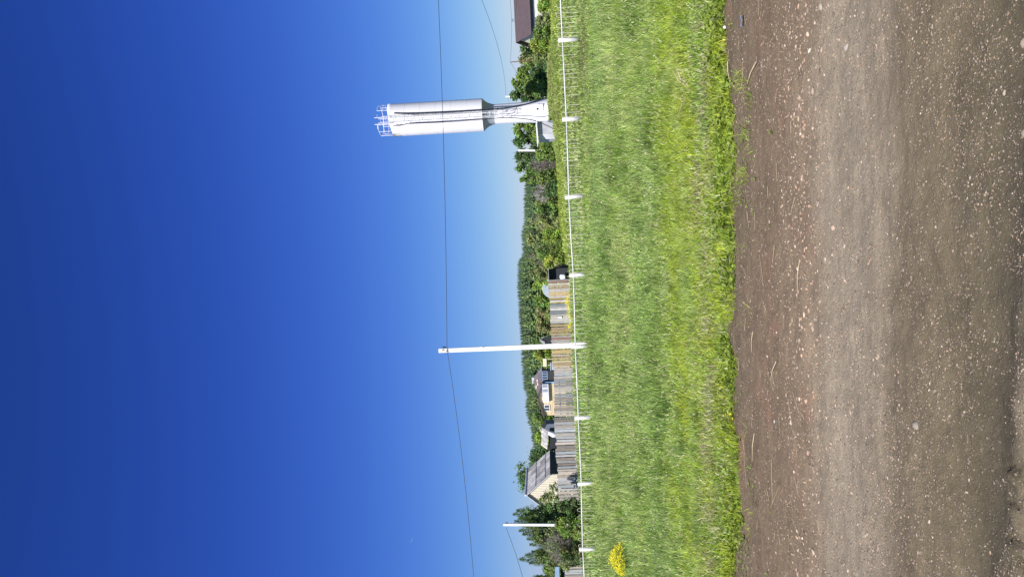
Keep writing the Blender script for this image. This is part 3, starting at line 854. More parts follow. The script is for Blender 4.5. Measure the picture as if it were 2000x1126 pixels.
s.build('ladder_cage', M_tower, tower)
s = MB()                                             # stand-offs to the stem and the two side boards under the tank
for (ix, sx) in ((955, -.19), (978, -.19), (955, .19), (978, .19), (995, -.19)):
    z = zb(ix); s = MB(); s.bar(tp(lcx + sx, yf, z), tp(lcx + sx, -RS * .9, z), .03, .03); s.build('bracket', M_tower, tower)
for z in [z_tb + .5 + i * 1.1 for i in range(int((z_tt - z_tb) / 1.1))]:
    for sx in (-.19, .19): s = MB(); s.bar(tp(lcx + sx, yf, z), tp(lcx + sx, -RT_ * .95, z), .02, .02); s.build('bracket', M_tower, tower)
# top platform railing
s = MB()
rzt = z_tt
def rail_ring(z, a0, a1, r_, n=22, rr_=.022):
    s.tube([tp(r_ * math.cos(a0 + (a1 - a0) * i / n), r_ * math.sin(a0 + (a1 - a0) * i / n), z) for i in range(n + 1)], rr_, 6)
rad = RT_ * .93
rail_ring(rzt + .55, R(-62), R(242), rad); rail_ring(rzt + 1.05, R(-62), R(242), rad)
for d_ in (-62, -20, 20, 60, 100, 140, 180, 212, 242):
    s.tube([tp(rad * math.cos(R(d_)), rad * math.sin(R(d_)), rzt - .05), tp(rad * math.cos(R(d_)), rad * math.sin(R(d_)), rzt + 1.05)], .022, 6)
for sx in (-.30, .30):
    s.tube([tp(lcx + sx, yf, rzt - .2), tp(lcx + sx, yf, rzt + 1.25)], .03, 6)
    s.tube([tp(lcx + sx, yf, rzt + 1.0), tp(lcx + sx * 2.2, yf + .35, rzt + 1.05)], .022, 6)
s.build('railing', M_tower, tower)
# black hoses and cables
def on_tank(ix, iy, yy): q = P(ix, iy, yy); return q
fy = TY - RT_ - .16
hose1 = [(770, 221, fy + .15), (790, 222, fy), (815, 221.5, fy), (860, 219.5, fy), (900, 217.5, fy), (940, 215, fy), (956, 213.5, fy + .1), (985, 211.5, fy + .25), (1010, 208, fy + .3), (1030, 203, fy + .35), (1048, 197.5, fy + .45), (1062, 192, fy + .6), (1074, 190, fy + .8)]
s = MB(); s.tube([P(a, b, c) for a, b, c in hose1], .062, 8); s.build('hose', M_black, tower, smooth=True)
hose2 = [(768, 245, fy + .15), (780, 245.5, fy), (795, 241.5, fy), (850, 239, fy), (900, 236, fy), (950, 232.5, fy), (975, 230.5, fy + .15), (1000, 230, fy + .2), (1020, 231.5, fy + .15), (1038, 234, fy), (1046, 236, fy - 2.2), (1055, 239, fy - 3.3), (1070, 246, fy - 3.5), (1082, 252, fy - 3.6), (1089, 258, fy - 3.7), (1096, 262, fy - 3.7)]
s = MB(); s.tube([P(a, b, c) for a, b, c in hose2], .036, 8); s.build('hose', M_black, tower, smooth=True)
s = MB(); q = P(1087, 255, TY - 5.4); s.tube([q, q - Vector((-.05, 0, .75))], .035, 6); s.build('hose_stand', M_black, tower)
s = MB()
for (a, b) in ((213, 1), (230, 1)):
    s.tube([P(800, a + 12, fy), P(860, a + 9.5, fy), P(935, a + 6, fy)], .014, 5)
s.tube([P(958, 217, fy + .3), P(990, 219, fy + .45), P(1008, 213, fy + .5), P(1013, 206, fy + .5)], .014, 5)
s.tube([P(990, 223, fy + .45), P(1003, 220, fy + .45), P(1012, 214, fy + .45)], .012, 5)
s.build('cable', M_black, tower)

# small zinc shed beside the tower
sp_ = P(1085, 250, 63.5); shed = empty('metal_shed', (sp_.x, 64, gh(sp_.x, 63.5)), 'small corrugated metal shed with a flat roof at the foot of the water tower', 'shed')
sx0 = P(1065, 236.5, 63.5).x; sx1 = P(1065, 262, 63.5).x; sx2 = P(1065, 271, 63.5).x
zt = P(1051, 255, 63.5).z; z0 = min(gh(sx0, 63.5), gh(sx2, 63.5)) - .1
s = MB(); nn = 44
vs = []
for i in range(nn + 1):
    x_ = sx1 + (sx0 - sx1) * i / nn; dy = .025 * math.sin(i * math.pi / 2)
    vs += [(x_, 63.5 + dy, z0), (x_, 63.5 + dy, zt)]
s.add(vs, [(2 * i, 2 * i + 2, 2 * i + 3, 2 * i + 1) for i in range(nn)])
s.box(((sx0 + sx1) / 2, 64.3, (z0 + zt) / 2), (abs(sx1 - sx0) - .02, 1.4, zt - z0 - .01)); s.build('wall', M_corr, shed)
s = MB(); s.quad((sx1, 63.46, z0), (sx1, 63.46, zt - .02), (sx2, 63.7, zt - .02), (sx2, 63.7, z0), .04); s.box(((sx1 + sx2) / 2, 64.4, (z0 + zt) / 2), (abs(sx1 - sx2) - .02, 1.2, zt - z0 - .06))
s.build('door', M_corr, shed)
s = MB(); s.quad((sx2 - .35, 63.15, zt + .02), (sx2 - .35, 65.3, zt + .10), (sx0 + .05, 65.3, zt + .14), (sx0 + .05, 63.15, zt + .07), .05); s.build('roof', M_white, shed)
# dark bundle on the mound foot
q = P(1099, 208, 58.5); s = MB(); s.tube([q + Vector((-.16, 0, -.12)), q + Vector((-.05, 0, .02)), q + Vector((.10, .02, .05)), q + Vector((.2, 0, .12))], [.10, .17, .15, .07], 9)
tag(s.build('dumped_bag', mat('dark blue plastic', (.03, .04, .09), (.015, .02, .04), rough=.35), smooth=True), 'dark blue plastic bag dumped in the weeds below the tower', 'bag')

# ------------------------------------------------------------------ plank fence
def planks(name, iy0, iy1, wpx, tops, colf, Y, label, zlow=.06, seed=1, tz=.05):
    rd = random.Random(seed)
    c0 = P(1120, (iy0 + iy1) / 2, Y); o = empty(name, (c0.x, Y, 0), label, 'fence')
    x = P(1100, iy0, Y).x; xe = P(1100, iy1, Y).x; s = MB(); i = 0
    while x > xe:
        w = wpx / FPX * Y * rd.uniform(.75, 1.25); t = (i * 1.0)
        iy = 1126 - 563 - (x * FPX / Y)
        iyq = 563 - x * FPX / Y
        ixt = np.interp(iyq, [q[0] for q in tops], [q[1] for q in tops])
        zt = P(float(ixt), iyq, Y).z + rd.uniform(-tz, tz)
        a = rd.uniform(-.02, .02); g = gh(x - w / 2, Y)
        gap = rd.uniform(.012, .035) if rd.random() < .75 else .065
        yy = Y + rd.uniform(-.02, .02)
        c = colf(rd, iyq); w2 = w - gap
        zb_ = g + zlow
        tl = rd.uniform(-.02, .02)
        vs = [(x, yy, zb_), (x - w2, yy, zb_), (x - w2 + a, yy, zt + tl), (x + a, yy, zt - tl)]
        vs += [(p[0], p[1] + .03, p[2]) for p in vs]
        s.add(vs, [(0, 3, 2, 1), (4, 5, 6, 7), (0, 4, 7, 3), (1, 2, 6, 5), (3, 7, 6, 2), (0, 1, 5, 4)], c)
        x -= w; i += 1
    s.build('plank_panel', M_plank, o)
    r = MB(); a = P(1100, iy0, Y).x
    for zz in (.45, 1.35): r.box(((a + xe) / 2, Y + .08, zz), (abs(a - xe), .05, .10), col=(.2, .19, .18))
    r.build('rail', M_plank, o)
    for q in range(int(abs(a - xe) / 2.2) + 1):
        r = MB(); r.box((a - .1 - q * 2.2, Y + .15, .75), (.12, .08, 1.75), col=(.22, .2, .18)); r.build('post', M_plank, o)
    return o
def c_paint(rd, iy):
    g = rd.uniform(.7, 1.15)
    ch = [(.55, .52, .47), (.50, .37, .19), (.42, .22, .18), (.36, .36, .36), (.22, .24, .26), (.62, .60, .56), (.46, .36, .24), (.42, .40, .37)]
    if iy > 678: ch = [(.50, .38, .19), (.50, .39, .22), (.46, .33, .22), (.52, .43, .26), (.44, .38, .31)]
    c = rd.choice(ch); return tuple(v * g for v in c)
def c_grey(rd, iy):
    g = rd.uniform(.5, 1.2) * (1.0 if iy < 838 else 1.15); w = rd.uniform(-.03, .05); return ((.39 + w) * g, .385 * g, (.38 - w) * g)
planks('plank_fence', 545, 718, 4.3, [(545, 1071), (600, 1074), (680, 1077), (718, 1080)], c_paint, 57.5, 'patchwork plank fence of grey, ochre and red boards beyond the pipe fence', seed=3)
planks('plank_fence', 718.5, 838, 5.2, [(718, 1082), (838, 1083)], c_grey, 57.46, 'even weathered grey board fence in front of the yellow house', seed=4, tz=.03)
lf = planks('plank_fence', 838.5, 985, 6.2, [(838, 1084), (900, 1087.5), (985, 1092)], c_grey, 57.42, 'rough silvery picket fence before the slate roofed house', seed=5, tz=.08)
# white enamel sheet nailed on the painted fence
s = MB(); q = P(1094, 619.5, 57.4); s.box((q.x, 57.42, q.z), (.12, .02, .26)); tag(s.build('metal_sign', M_white), 'small blank white plate nailed to the painted boards', 'sign plate')
# dark hutch at the near end of the plank fence, with white can on a post
q = P(1072, 538, 58.6); g = 0
hut = empty('dark_shed', (q.x, 58.6, g), 'black weathered board shed at the end of the patchwork plank fence', 'shed')
x0 = P(1080, 526.5, 58.6).x; x1 = P(1080, 548, 58.6).x
s = MB()
i = 0; x_ = x1
while x_ < x0: 
    s.box((x_ + .06, 58.6 + random.uniform(-.01, .01), q.z / 2), (.115, .04, q.z)); x_ += .12
s.box(((x0 + x1) / 2, 59.6, q.z / 2), (x0 - x1, 1.9, q.z - .02)); s.build('wall', M_dark, hut)
s = MB(); s.box(((x0 + x1) / 2, 59.4, q.z + .03), (x0 - x1 + .16, 2.6, .05)); s.build('roof', M_slate, hut)
s = MB(); cc = P(1099, 540, 55.5); s.lathe([(.02, -.2), (.17, -.2), (.18, -.1), (.18, .15), (.15, .2), (.05, .22)], 20, (cc.x, cc.y, cc.z)); can = s
cn = empty('white_can', (cc.x, cc.y, 0), 'white plastic can turned over on a stake before the black shed', 'can')
can.build('can', M_white, cn, smooth=True); s = MB(); s.tube([(cc.x, cc.y, 0), (cc.x, cc.y, cc.z - .18)], .03, 6); s.build('stake', M_straw, cn)
# greenhouse arch
q = P(1060, 563, 64); Rg = .82; gc = Vector((P(1075, 563, 64).x, 64, q.z - Rg))
gho = empty('greenhouse', (gc.x, 64, 0), 'pale arched greenhouse showing over the patchwork plank fence', 'greenhouse')
s = MB(); vs = []; N = 20
for i in range(N + 1):
    a = math.pi * i / N
    for yy in (0, 4): vs.append(gc + Vector((Rg * math.cos(a), yy, Rg * math.sin(a))))
s.add(vs, [(2 * i, 2 * i + 1, 2 * i + 3, 2 * i + 2) for i in range(N)])
s.add([vs[2 * i] for i in range(N + 1)], [tuple(range(N + 1))]); s.add([gc + Vector((-Rg, 0, 0)), gc + Vector((Rg, 0, 0)), Vector((gc.x + Rg, 64, 0)), Vector((gc.x - Rg, 64, 0))], [(0, 1, 2, 3)])
s.build('cover', M_poly, gho, smooth=True)
s = MB()
for yy in (0, 2, 4): s.tube([gc + Vector((Rg * 1.01 * math.cos(math.pi * i / N), yy, Rg * 1.01 * math.sin(math.pi * i / N))) for i in range(N + 1)], .02, 5)
s.build('rib', M_white, gho)

# ------------------------------------------------------------------ houses
def gable_house(name, C, phi, W, L, zw, zr, label, wallm, roofm, over=.3, gz=0.0, siding=None, wcol=(1, 1, 1), sheets=False, gable_top=None):
    """C: near corner on the ground; the gable wall runs left from C, the long wall runs back from C, turned by phi"""
    o = empty(name, (C[0], C[1], gz), label, 'house')
    u = Vector((-math.cos(phi), math.sin(phi), 0)); v = Vector((math.sin(phi), math.cos(phi), 0)); C = Vector((C[0], C[1], gz))
    Z = Vector((0, 0, 1))
    pk = C + u * W / 2 + Z * (zr - gz)
    ev = C + Z * (zw - gz); ev2 = C + u * W + Z * (zw - gz)
    s = MB(); s.prism([C, ev, pk, ev2, C + u * W], v * L, wcol); wall = s.build('wall', wallm, o)
    th = .06
    slope = (ev - pk); sl_ = slope.normalized()
    s = MB()
    for side, e in ((1, ev), (-1, ev2)):
        d = (e - pk).normalized(); a = pk - v * over + Z * .05; b = e + d * over - v * over + Z * .05
        c = b + v * (L + 2 * over); d2 = a + v * (L + 2 * over)
        if sheets:
            nr, nc = sheets; cc = random.Random(5)
            for i in range(nr):
                for j in range(nc):
                    g = cc.uniform(.28, .60); t0, t1 = i / nr, (i + 1) / nr + .02; q0, q1 = j / nc, (j + 1) / nc - .004
                    lift = (d.cross(v) * (1 if side > 0 else -1)).normalized(); lift = lift if lift.z > 0 else -lift
                    o1 = lift * (.012 + .02 * (i % 2)); 
                    pA = a.lerp(b, t0).lerp(d2.lerp(c, t0), q0); pB = a.lerp(b, t1).lerp(d2.lerp(c, t1), q0)
                    pC = a.lerp(b, t1).lerp(d2.lerp(c, t1), q1); pD = a.lerp(b, t0).lerp(d2.lerp(c, t0), q1)
                    # waves of the sheet
                    K = 6; vs = []
                    for k in range(K + 1):
                        f = k / K; w_ = lift * (.03 * math.sin(k * math.pi))
                        w_ = lift * (.022 if k % 2 else -.01)
                        vs += [pA.lerp(pD, f) + o1 + w_, pB.lerp(pC, f) + o1 * 1.6 + w_]
                    s.add(vs, [(2 * k, 2 * k + 1, 2 * k + 3, 2 * k + 2) for k in range(K)], (g, g * .98, g * .95))
            s.quad(a - Z * .02, b - Z * .02, c - Z * .02, d2 - Z * .02, .04 * side, col=(.2, .2, .2))
        else:
            s.quad(a, b, c, d2, th * side)
    roof = s.build('roof', roofm, o)
    return o, u, v, wall, roof, C, pk, ev, ev2
# slate roofed house
h, u, v, wall, roof, C, pk, ev, ev2 = gable_house('slate_roofed_house', (-366 / FPX * 65, 65), R(10), 3.55, 5.0, P(1072.5, 929, 65).z, P(1028.5, 968, 65.3).z,
    'small cream boarded house with steep patched grey slate roof behind the picket fence', M_yel, M_slatec, sheets=(5, 7), over=.15, wcol=(.9, 1.02, 1.22))
s = MB()
for i in range(22):                                # board joints on the gable
    t = (i + .5) / 22; q = C + u * (3.55 * t); top = min(t, 1 - t) * 2 * (pk.z - ev.z) + ev.z
    s.bar(q + Vector((0, -.012, .1)), Vector((q.x, q.y - .012, top - .05)), .02, .02, col=(.45, .42, .36))
s.build('board_joint', M_plank, wall)
s = MB()                                          # verge boards and ridge cap
s.bar(pk - v * .17, ev - v * .17 + (ev - pk).normalized() * .15, .16, .04, up=(0, 0, 1)); s.bar(pk - v * .17, ev2 - v * .17 + (ev2 - pk).normalized() * .15, .16, .04)
s.tube([pk - v * .2 + Vector((0, 0, .09)), pk + v * 5.2 + Vector((0, 0, .09))], .085, 8)
s.build('ridge_cap', mat('pale zinc trim', (.62, .62, .68), (.5, .5, .56), rough=.5), roof)
M_olive = mat('dark olive shutters', (.10, .11, .06), (.07, .08, .045), scale=5)
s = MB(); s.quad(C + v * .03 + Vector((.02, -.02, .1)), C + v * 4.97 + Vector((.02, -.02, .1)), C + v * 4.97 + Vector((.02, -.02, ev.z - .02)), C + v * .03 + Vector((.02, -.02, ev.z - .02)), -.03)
s.build('side_shade', mat('dark side wall shade', (.05, .065, .07), (.035, .045, .05)), wall)  # dark sheet over the boards, colouring in the shade on this side
for t0, t1 in ((.9, 1.7), (2.4, 3.3)):
    s = MB(); off = Vector((.07, -.03, 0)); s.quad(C + v * t0 + off + Vector((0, 0, 1.0)), C + v * t1 + off + Vector((0, 0, 1.0)), C + v * t1 + off + Vector((0, 0, 2.1)), C + v * t0 + off + Vector((0, 0, 2.1)), -.04); s.build('shutter', M_olive, wall)
# low slate outbuilding between
ob = empty('outbuilding', (P(1080, 860, 70).x, 70, 0), 'low outbuilding with sagging grey slate roof beside the steep slate roofed house', 'outbuilding')
A, B, Cq, Dq = P(1057.5, 833.5, 72), P(1072.5, 842, 70), P(1069.5, 874, 70), P(1058, 866, 72)
s = MB(); cc = random.Random(8); nr, nc = 3, 7
for i in range(nr):
    for j in range(nc):
        g = cc.uniform(.34, .62); t0, t1 = i / nr, (i + 1) / nr; q0, q1 = j / nc, (j + 1) / nc - .006
        f_ = lambda t, q: A.lerp(B, t).lerp(Dq.lerp(Cq, t), q) + Vector((0, -.01 * (j % 2), .012 * (j % 2) + .01 * i))
        s.quad(f_(t0, q0), f_(t1, q0), f_(t1, q1), f_(t0, q1), .02, col=(g, g * .97, g * .95))
rf = s.build('roof', M_slatec, ob)
s = MB(); s.bar(P(1053, 833, 71.9), P(1058.5, 846, 71.9), .07, .05); s.bar(Dq + Vector((0, 0, .05)), Cq + Vector((-.05, 0, .05)), .16, .05); s.build('barge_board', M_cream, rf)
s = MB(); s.prism([(B.x, 70.15, 0), (B.x, 70.15, B.z - .04), (Cq.x - .3, 70.15, Cq.z - .04), (Cq.x - .3, 70.15, 0)], (0, 1.7, 0)); s.build('wall', mat('near black opening', (.03, .033, .04), (.02, .022, .028)), ob)  # front coloured near black to stand for the dark opening below the eave
q = P(1078, 846, 68); s = MB(); s.tube([q + Vector((-.15, 0, -.5)), q + Vector((-.1, 0, -.1)), q + Vector((.05, 0, .2)), q + Vector((.15, 0, .3))], [.22, .26, .2, .08], 9)
tag(s.build('white_sack', M_white, smooth=True), 'white sack heap by the fence before the low outbuilding', 'sack')
# tiny dark hut
gable_house('hut', (P(1080, 829, 76).x + .1, 76), R(5), 1.15, 1.6, P(1066, 829, 76).z, P(1059, 837, 76).z, 'tiny blue grey hut with black roof between the yellow house and the outbuilding', mat('blue grey boards', (.14, .17, .22), (.1, .12, .16)), M_dark, over=.12)

# yellow house
Yh = 118.0
def hp(ix, iy, dy=0): return P(ix, iy, Yh + dy)
Cx = hp(1082, 748.5).x; W = Cx - hp(1082, 810).x
h3, u, v, wall, roof, C, pk, ev, ev2 = gable_house('yellow_house', (Cx, Yh), 0.0, W, 6.0, hp(1061.5, 811).z, hp(1050, 781).z - .1,
    'yellow boarded house with purple brown roof, white balcony and small window', M_yel, M_brown, over=.35)
s = MB()
zz = .2
while zz < ev.z - .02:
    s.box((Cx - W / 2, Yh - .02, zz), (W - .04, .03, .02), col=(.62, .55, .5)); zz += .22
s.build('board_joint', M_yel, wall)
s = MB(); s.bar(pk + Vector((0, -.37, -.02)), ev + Vector((.3, -.37, -.1)), .06, .22); s.bar(pk + Vector((0, -.37, -.02)), ev2 + Vector((-.3, -.37, -.1)), .06, .22); s.build('verge_board', M_brown, roof)
# rear wing with the higher roof to the right
a = hp(1058, 721, 2); b = hp(1041, 743, 2); c = hp(1060, 768, 2)
s = MB(); s.prism([(a.x - .5, Yh + 2, 0), (a.x - .5, Yh + 2, a.z), (b.x, Yh + 2, b.z - .15), (c.x, Yh + 2, c.z), (c.x, Yh + 2, 0)], (0, 5, 0), (.8, .6, .6)); wing = s.build('wing', mat('purple brown cladding', (.20, .14, .17), (.17, .12, .14)), h3)
s = MB(); s.quad((b.x, Yh + .9, b.z), (a.x, Yh + .9, a.z), (a.x - 0, Yh + 6.5, a.z), (b.x, Yh + 6.5, b.z), .06); s.quad((b.x, Yh + .9, b.z), (b.x, Yh + 6.5, b.z), (c.x, Yh + 6.5, c.z), (c.x, Yh + .9, c.z), .06)
s.build('roof', M_slate, h3)
s = MB(); s.prism([(a.x - .1, Yh + .88, a.z - .05), (b.x, Yh + .88, b.z - .1), (hp(1050, 772).x, Yh + .88, hp(1050, 772).z), (Cx - .1, Yh + .88, hp(1059, 750).z)], (0, -.1, 0)); s.build('gable_cladding', mat('mauve cladding', (.19, .15, .17), (.165, .13, .15)), h3)
for (ix, iy) in ((1049, 744), (1050, 751), (1047, 756)):
    s = MB(); q = hp(ix, iy); s.box((q.x, Yh + .74, q.z), (.45, .03, .18), col=(1, 1, 1)); s.build('vent_panel', M_cream, h3)
# glazed porch
x0 = hp(1064, 725).x; x1 = hp(1064, 745).x
s = MB(); s.box(((x0 + x1) / 2, Yh + 1.2, hp(1069, 735).z / 2), (x0 - x1, 1.6, hp(1069, 735).z)); po = s.build('porch', mat('dark porch boards', (.05, .05, .055), (.035, .035, .04)), h3)
zt, zb2 = hp(1059.5, 735).z, hp(1069, 735).z
for i in range(4):
    w = (x0 - x1) / 4; cx = x1 + w * (i + .5); f = MB()
    for dx in (-w / 2 + .03, w / 2 - .03): f.box((cx + dx, Yh + .38, (zt + zb2) / 2), (.08, .08, zt - zb2))
    for z_ in (zt, zb2): f.box((cx, Yh + .37, z_), (w, .07, .1))
    wf = f.build('window', M_blue, po); g = MB(); g.box((cx, Yh + .42, (zt + zb2) / 2), (w - .1, .02, zt - zb2 - .08)); g.build('pane', M_glass, wf)
s = MB(); cx = hp(1068, 747).x; s.box((cx, Yh + .1, hp(1062, 747).z / 2), (.3, .3, hp(1062, 747).z)); s.build('corner_post', M_blue, h3)
# white bay with two windows and curtain panels
x0 = hp(1065, 749).x; x1 = hp(1065, 784).x; zt, zb2 = hp(1059.5, 765).z, hp(1071.5, 765).z
s = MB(); s.box(((x0 + x1) / 2, Yh - .25, (zt + zb2) / 2), (x0 - x1, .46, zt - zb2)); bay = s.build('balcony', M_white, h3)
for (ia, ib) in ((750, 756), (758.5, 764.5)):
    xa, xb = hp(1065, ia).x, hp(1065, ib).x; f = MB(); f.box(((xa + xb) / 2, Yh - .50, zb2 + .55), (xa - xb, .04, .75)); f.build('window', mat('curtained glass', (.32, .35, .42), (.25, .28, .36), rough=.2), bay)
s = MB(); xa, xb = hp(1066, 790).x, hp(1066, 802).x; zc = hp(1068.5, 796).z; ww = xa - xb; hh = .85
for dx in (-ww / 2 + .04, 0, ww / 2 - .04): s.box(((xa + xb) / 2 + dx, Yh - .05, zc), (.09, .08, hh))
for dz in (-hh / 2, hh / 2): s.box(((xa + xb) / 2, Yh - .05, zc + dz), (ww, .078, .1))
wf = s.build('window', M_white, h3); s = MB(); s.box(((xa + xb) / 2, Yh - .03, zc), (ww - .05, .04, hh - .05)); s.build('pane', M_glass, wf)
s = MB(); q = hp(1040.5, 744, 0); s.box((q.x, Yh + 1.4, q.z), (.9, .5, .35)); s.tube([hp(1042, 752), hp(1048, 760)], .03, 5); s.build('roof_vent', M_corr, h3)
# yellow board and pale box behind the fence
s = MB(); a = P(1060, 700, 80); b = P(1068, 715, 80); s.box(((a.x + b.x) / 2, 80, (a.z + b.z) / 2), (a.x - b.x, .08, a.z - b.z)); 
for xx in (a.x - .1, b.x + .1): s.box((xx, 80.08, b.z / 2 + .2), (.06, .06, b.z + .4))
tag(s.build('board_sign', M_cream), 'plain cream board on stakes in front of the green bushes', 'board')
s = MB(); a = P(1075, 708, 62); b = P(1083, 721, 62); s.box(((a.x + b.x) / 2, 62, a.z / 2), (a.x - b.x, .6, a.z)); s.box(((a.x + b.x) / 2, 62, a.z), (a.x - b.x + .1, .7, .06))
tag(s.build('storage_box', mat('pale blue box', (.42, .5, .6), (.36, .43, .52))), 'pale blue box just above the ochre boards', 'box')
# small shed behind the tall pole
C = (P(1075, 657, 66).x, 66); gable_house('lean_to_shed', C, R(-15), .45, .9, P(1063, 657, 66).z, P(1054.5, 661, 66).z, 'little weathered shed roof just right of the tall pole', M_dark, M_slate, over=.08)

# brown roofed house at the right edge
Yr = 88.0; xA = 498 / FPX * Yr; zw = P(1034.5, 65, Yr).z; zr = P(1008, 78, Yr + 2.2).z; D = 4.6; LL = 16
rh = empty('brown_roofed_house', (xA, Yr, 0), 'long house with plain brown roof and cream gable behind the hedge', 'house')
s = MB(); s.prism([(xA, Yr, 0), (xA, Yr, zw), (xA, Yr + D / 2, zr - .05), (xA, Yr + D, zw), (xA, Yr + D, 0)], (LL, 0, 0)); wl2 = s.build('wall', M_plast, rh)
s = MB(); s.box((xA + LL / 2, Yr - .03, (zw + P(1043, 20, Yr).z) / 2), (LL - .1, .06, zw - P(1043, 20, Yr).z)); s.build('eave_shade', mat('blue grey eave shade', (.12, .17, .24), (.09, .13, .19)), wl2)  # dark blue grey strip paints the eave's shadow onto the wall top
s = MB(); s.prism([(xA - .03, Yr + .25, zw + .02), (xA - .03, Yr + D / 2, zr - .35), (xA - .03, Yr + D - .25, zw + .02)], (-.04, 0, 0)); s.build('gable', mat('cream gable boards', (.85, .80, .62), (.78, .73, .55)), wl2)
s = MB(); 
s.quad((xA - .45, Yr + D / 2, zr), (xA - .45, Yr - .35, zw - .25), (xA + LL, Yr - .35, zw - .25), (xA + LL, Yr + D / 2, zr), -.07)
s.quad((xA - .45, Yr + D / 2, zr), (xA - .45, Yr + D + .35, zw - .25), (xA + LL, Yr + D + .35, zw - .25), (xA + LL, Yr + D / 2, zr), .07)
rf = s.build('roof', M_brown, rh)
q = P(1004, 40, Yr + 2.3); s = MB()
for dx in (-.1, .13): s.tube([(q.x + dx, q.y, zr - .1), (q.x + dx, q.y, zr + .38)], .025, 6)
s.tube([(q.x - .14, q.y, zr + .36), (q.x + .18, q.y, zr + .36)], .025, 6); s.build('roof_bracket', M_wire, rf)
# snippet of a pale building seen through the trees
a = P(1020, 143, 125); b = P(1032, 166, 125); s = MB(); cb = empty('pale_building', (b.x, 126, 0), 'pale walls glimpsed between the trees right of the tower', 'building')
s.box(((a.x + b.x) / 2, 127, a.z / 2), (a.x - b.x + 1, 3, a.z)); s.build('wall', M_plast, cb); s = MB(); s.prism([(a.x + .8, 125.2, a.z), ((a.x + b.x) / 2, 125.2, a.z + .35), (b.x - .8, 125.2, a.z)], (0, 3.6, 0)); s.build('roof', M_slate, cb)
# blue sheeted shed and planks at the thicket side edge
s = MB(); Yb = 56; a = P(1085, 1106, Yb); b = P(1092, 1150, Yb)
bs = empty('blue_shed', (b.x, Yb, 0), 'shed with light blue roof sheet at the frame edge beyond the thicket', 'shed')
s.quad((a.x, Yb, a.z), (b.x - 1, Yb, a.z + .1), (b.x - 1, Yb + 2, a.z - .3), (a.x, Yb + 2, a.z - .3), .05); s.box(((a.x + b.x - 1) / 2, Yb + .03, a.z - .12), (a.x - b.x + 1, .04, .3)); s.build('roof', M_blue, bs)
s = MB(); s.box(((a.x + b.x - 1) / 2, Yb + 1.2, (a.z - .35) / 2), (a.x - b.x + .8, 1.8, a.z - .35)); s.build('wall', M_dark, bs)
planks('plank_fence', 1106, 1200, 5.8, [(1100, 1103), (1200, 1106)], c_grey, 54.6, 'short piece of grey plank fence at the frame edge under the blue roof', seed=9)

# ------------------------------------------------------------------ trees and shrubs
def leaf_cloud(cent, rad, n, size, base, var=.25, blobvar=.25, flat=.8, shell=.45, seed=0, droop=0.0):
    g = np.random.default_rng(seed)
    cent = np.array(cent, float); rad = np.array(rad, float)
    wts = (rad.prod(axis=1)) ** (2 / 3); wts /= wts.sum()
    bi = g.choice(len(cent), n, p=wts)
    d = g.normal(size=(n, 3)); d /= np.linalg.norm(d, axis=1)[:, None]
    rr_ = np.abs(g.normal(.62, .34, n))
    p = cent[bi] + d * rad[bi] * rr_[:, None]
    nrm = d * .5 + g.normal(size=(n, 3)) * .7 + np.array([0, 0, .35]); nrm /= np.linalg.norm(nrm, axis=1)[:, None]
    t = np.cross(nrm, g.normal(size=(n, 3))); t /= np.linalg.norm(t, axis=1)[:, None]; b = np.cross(nrm, t)
    s = size * (.5 + g.random(n))[:, None]
    k = (.55 + .5 * g.random(n))[:, None]
    co = np.stack([p - t * s, p - b * s * k * .8 + nrm * s * .15, p + t * s, p + b * s * k], 1).reshape(-1, 3)
    bc = 1 + blobvar * (g.random((len(cent), 1)) * 2 - 1); hue = 1 + .15 * (g.random((len(cent), 3)) * 2 - 1)
    c = np.array(base)[None] * bc[bi] * hue[bi] * (1 + var * (g.random((n, 1)) * 2 - 1))
    return co, np.repeat(c, 4, axis=0)

def quads_obj(name, co, c, ma, parent=None):
    n = len(co) // 4
    o = mesh_np(name, co, np.arange(n * 4), np.arange(n) * 4, np.full(n, 4), ma, c)
    if parent is not None: o.parent = parent; o.matrix_parent_inverse = Matrix.Translation(-parent.location)
    return o

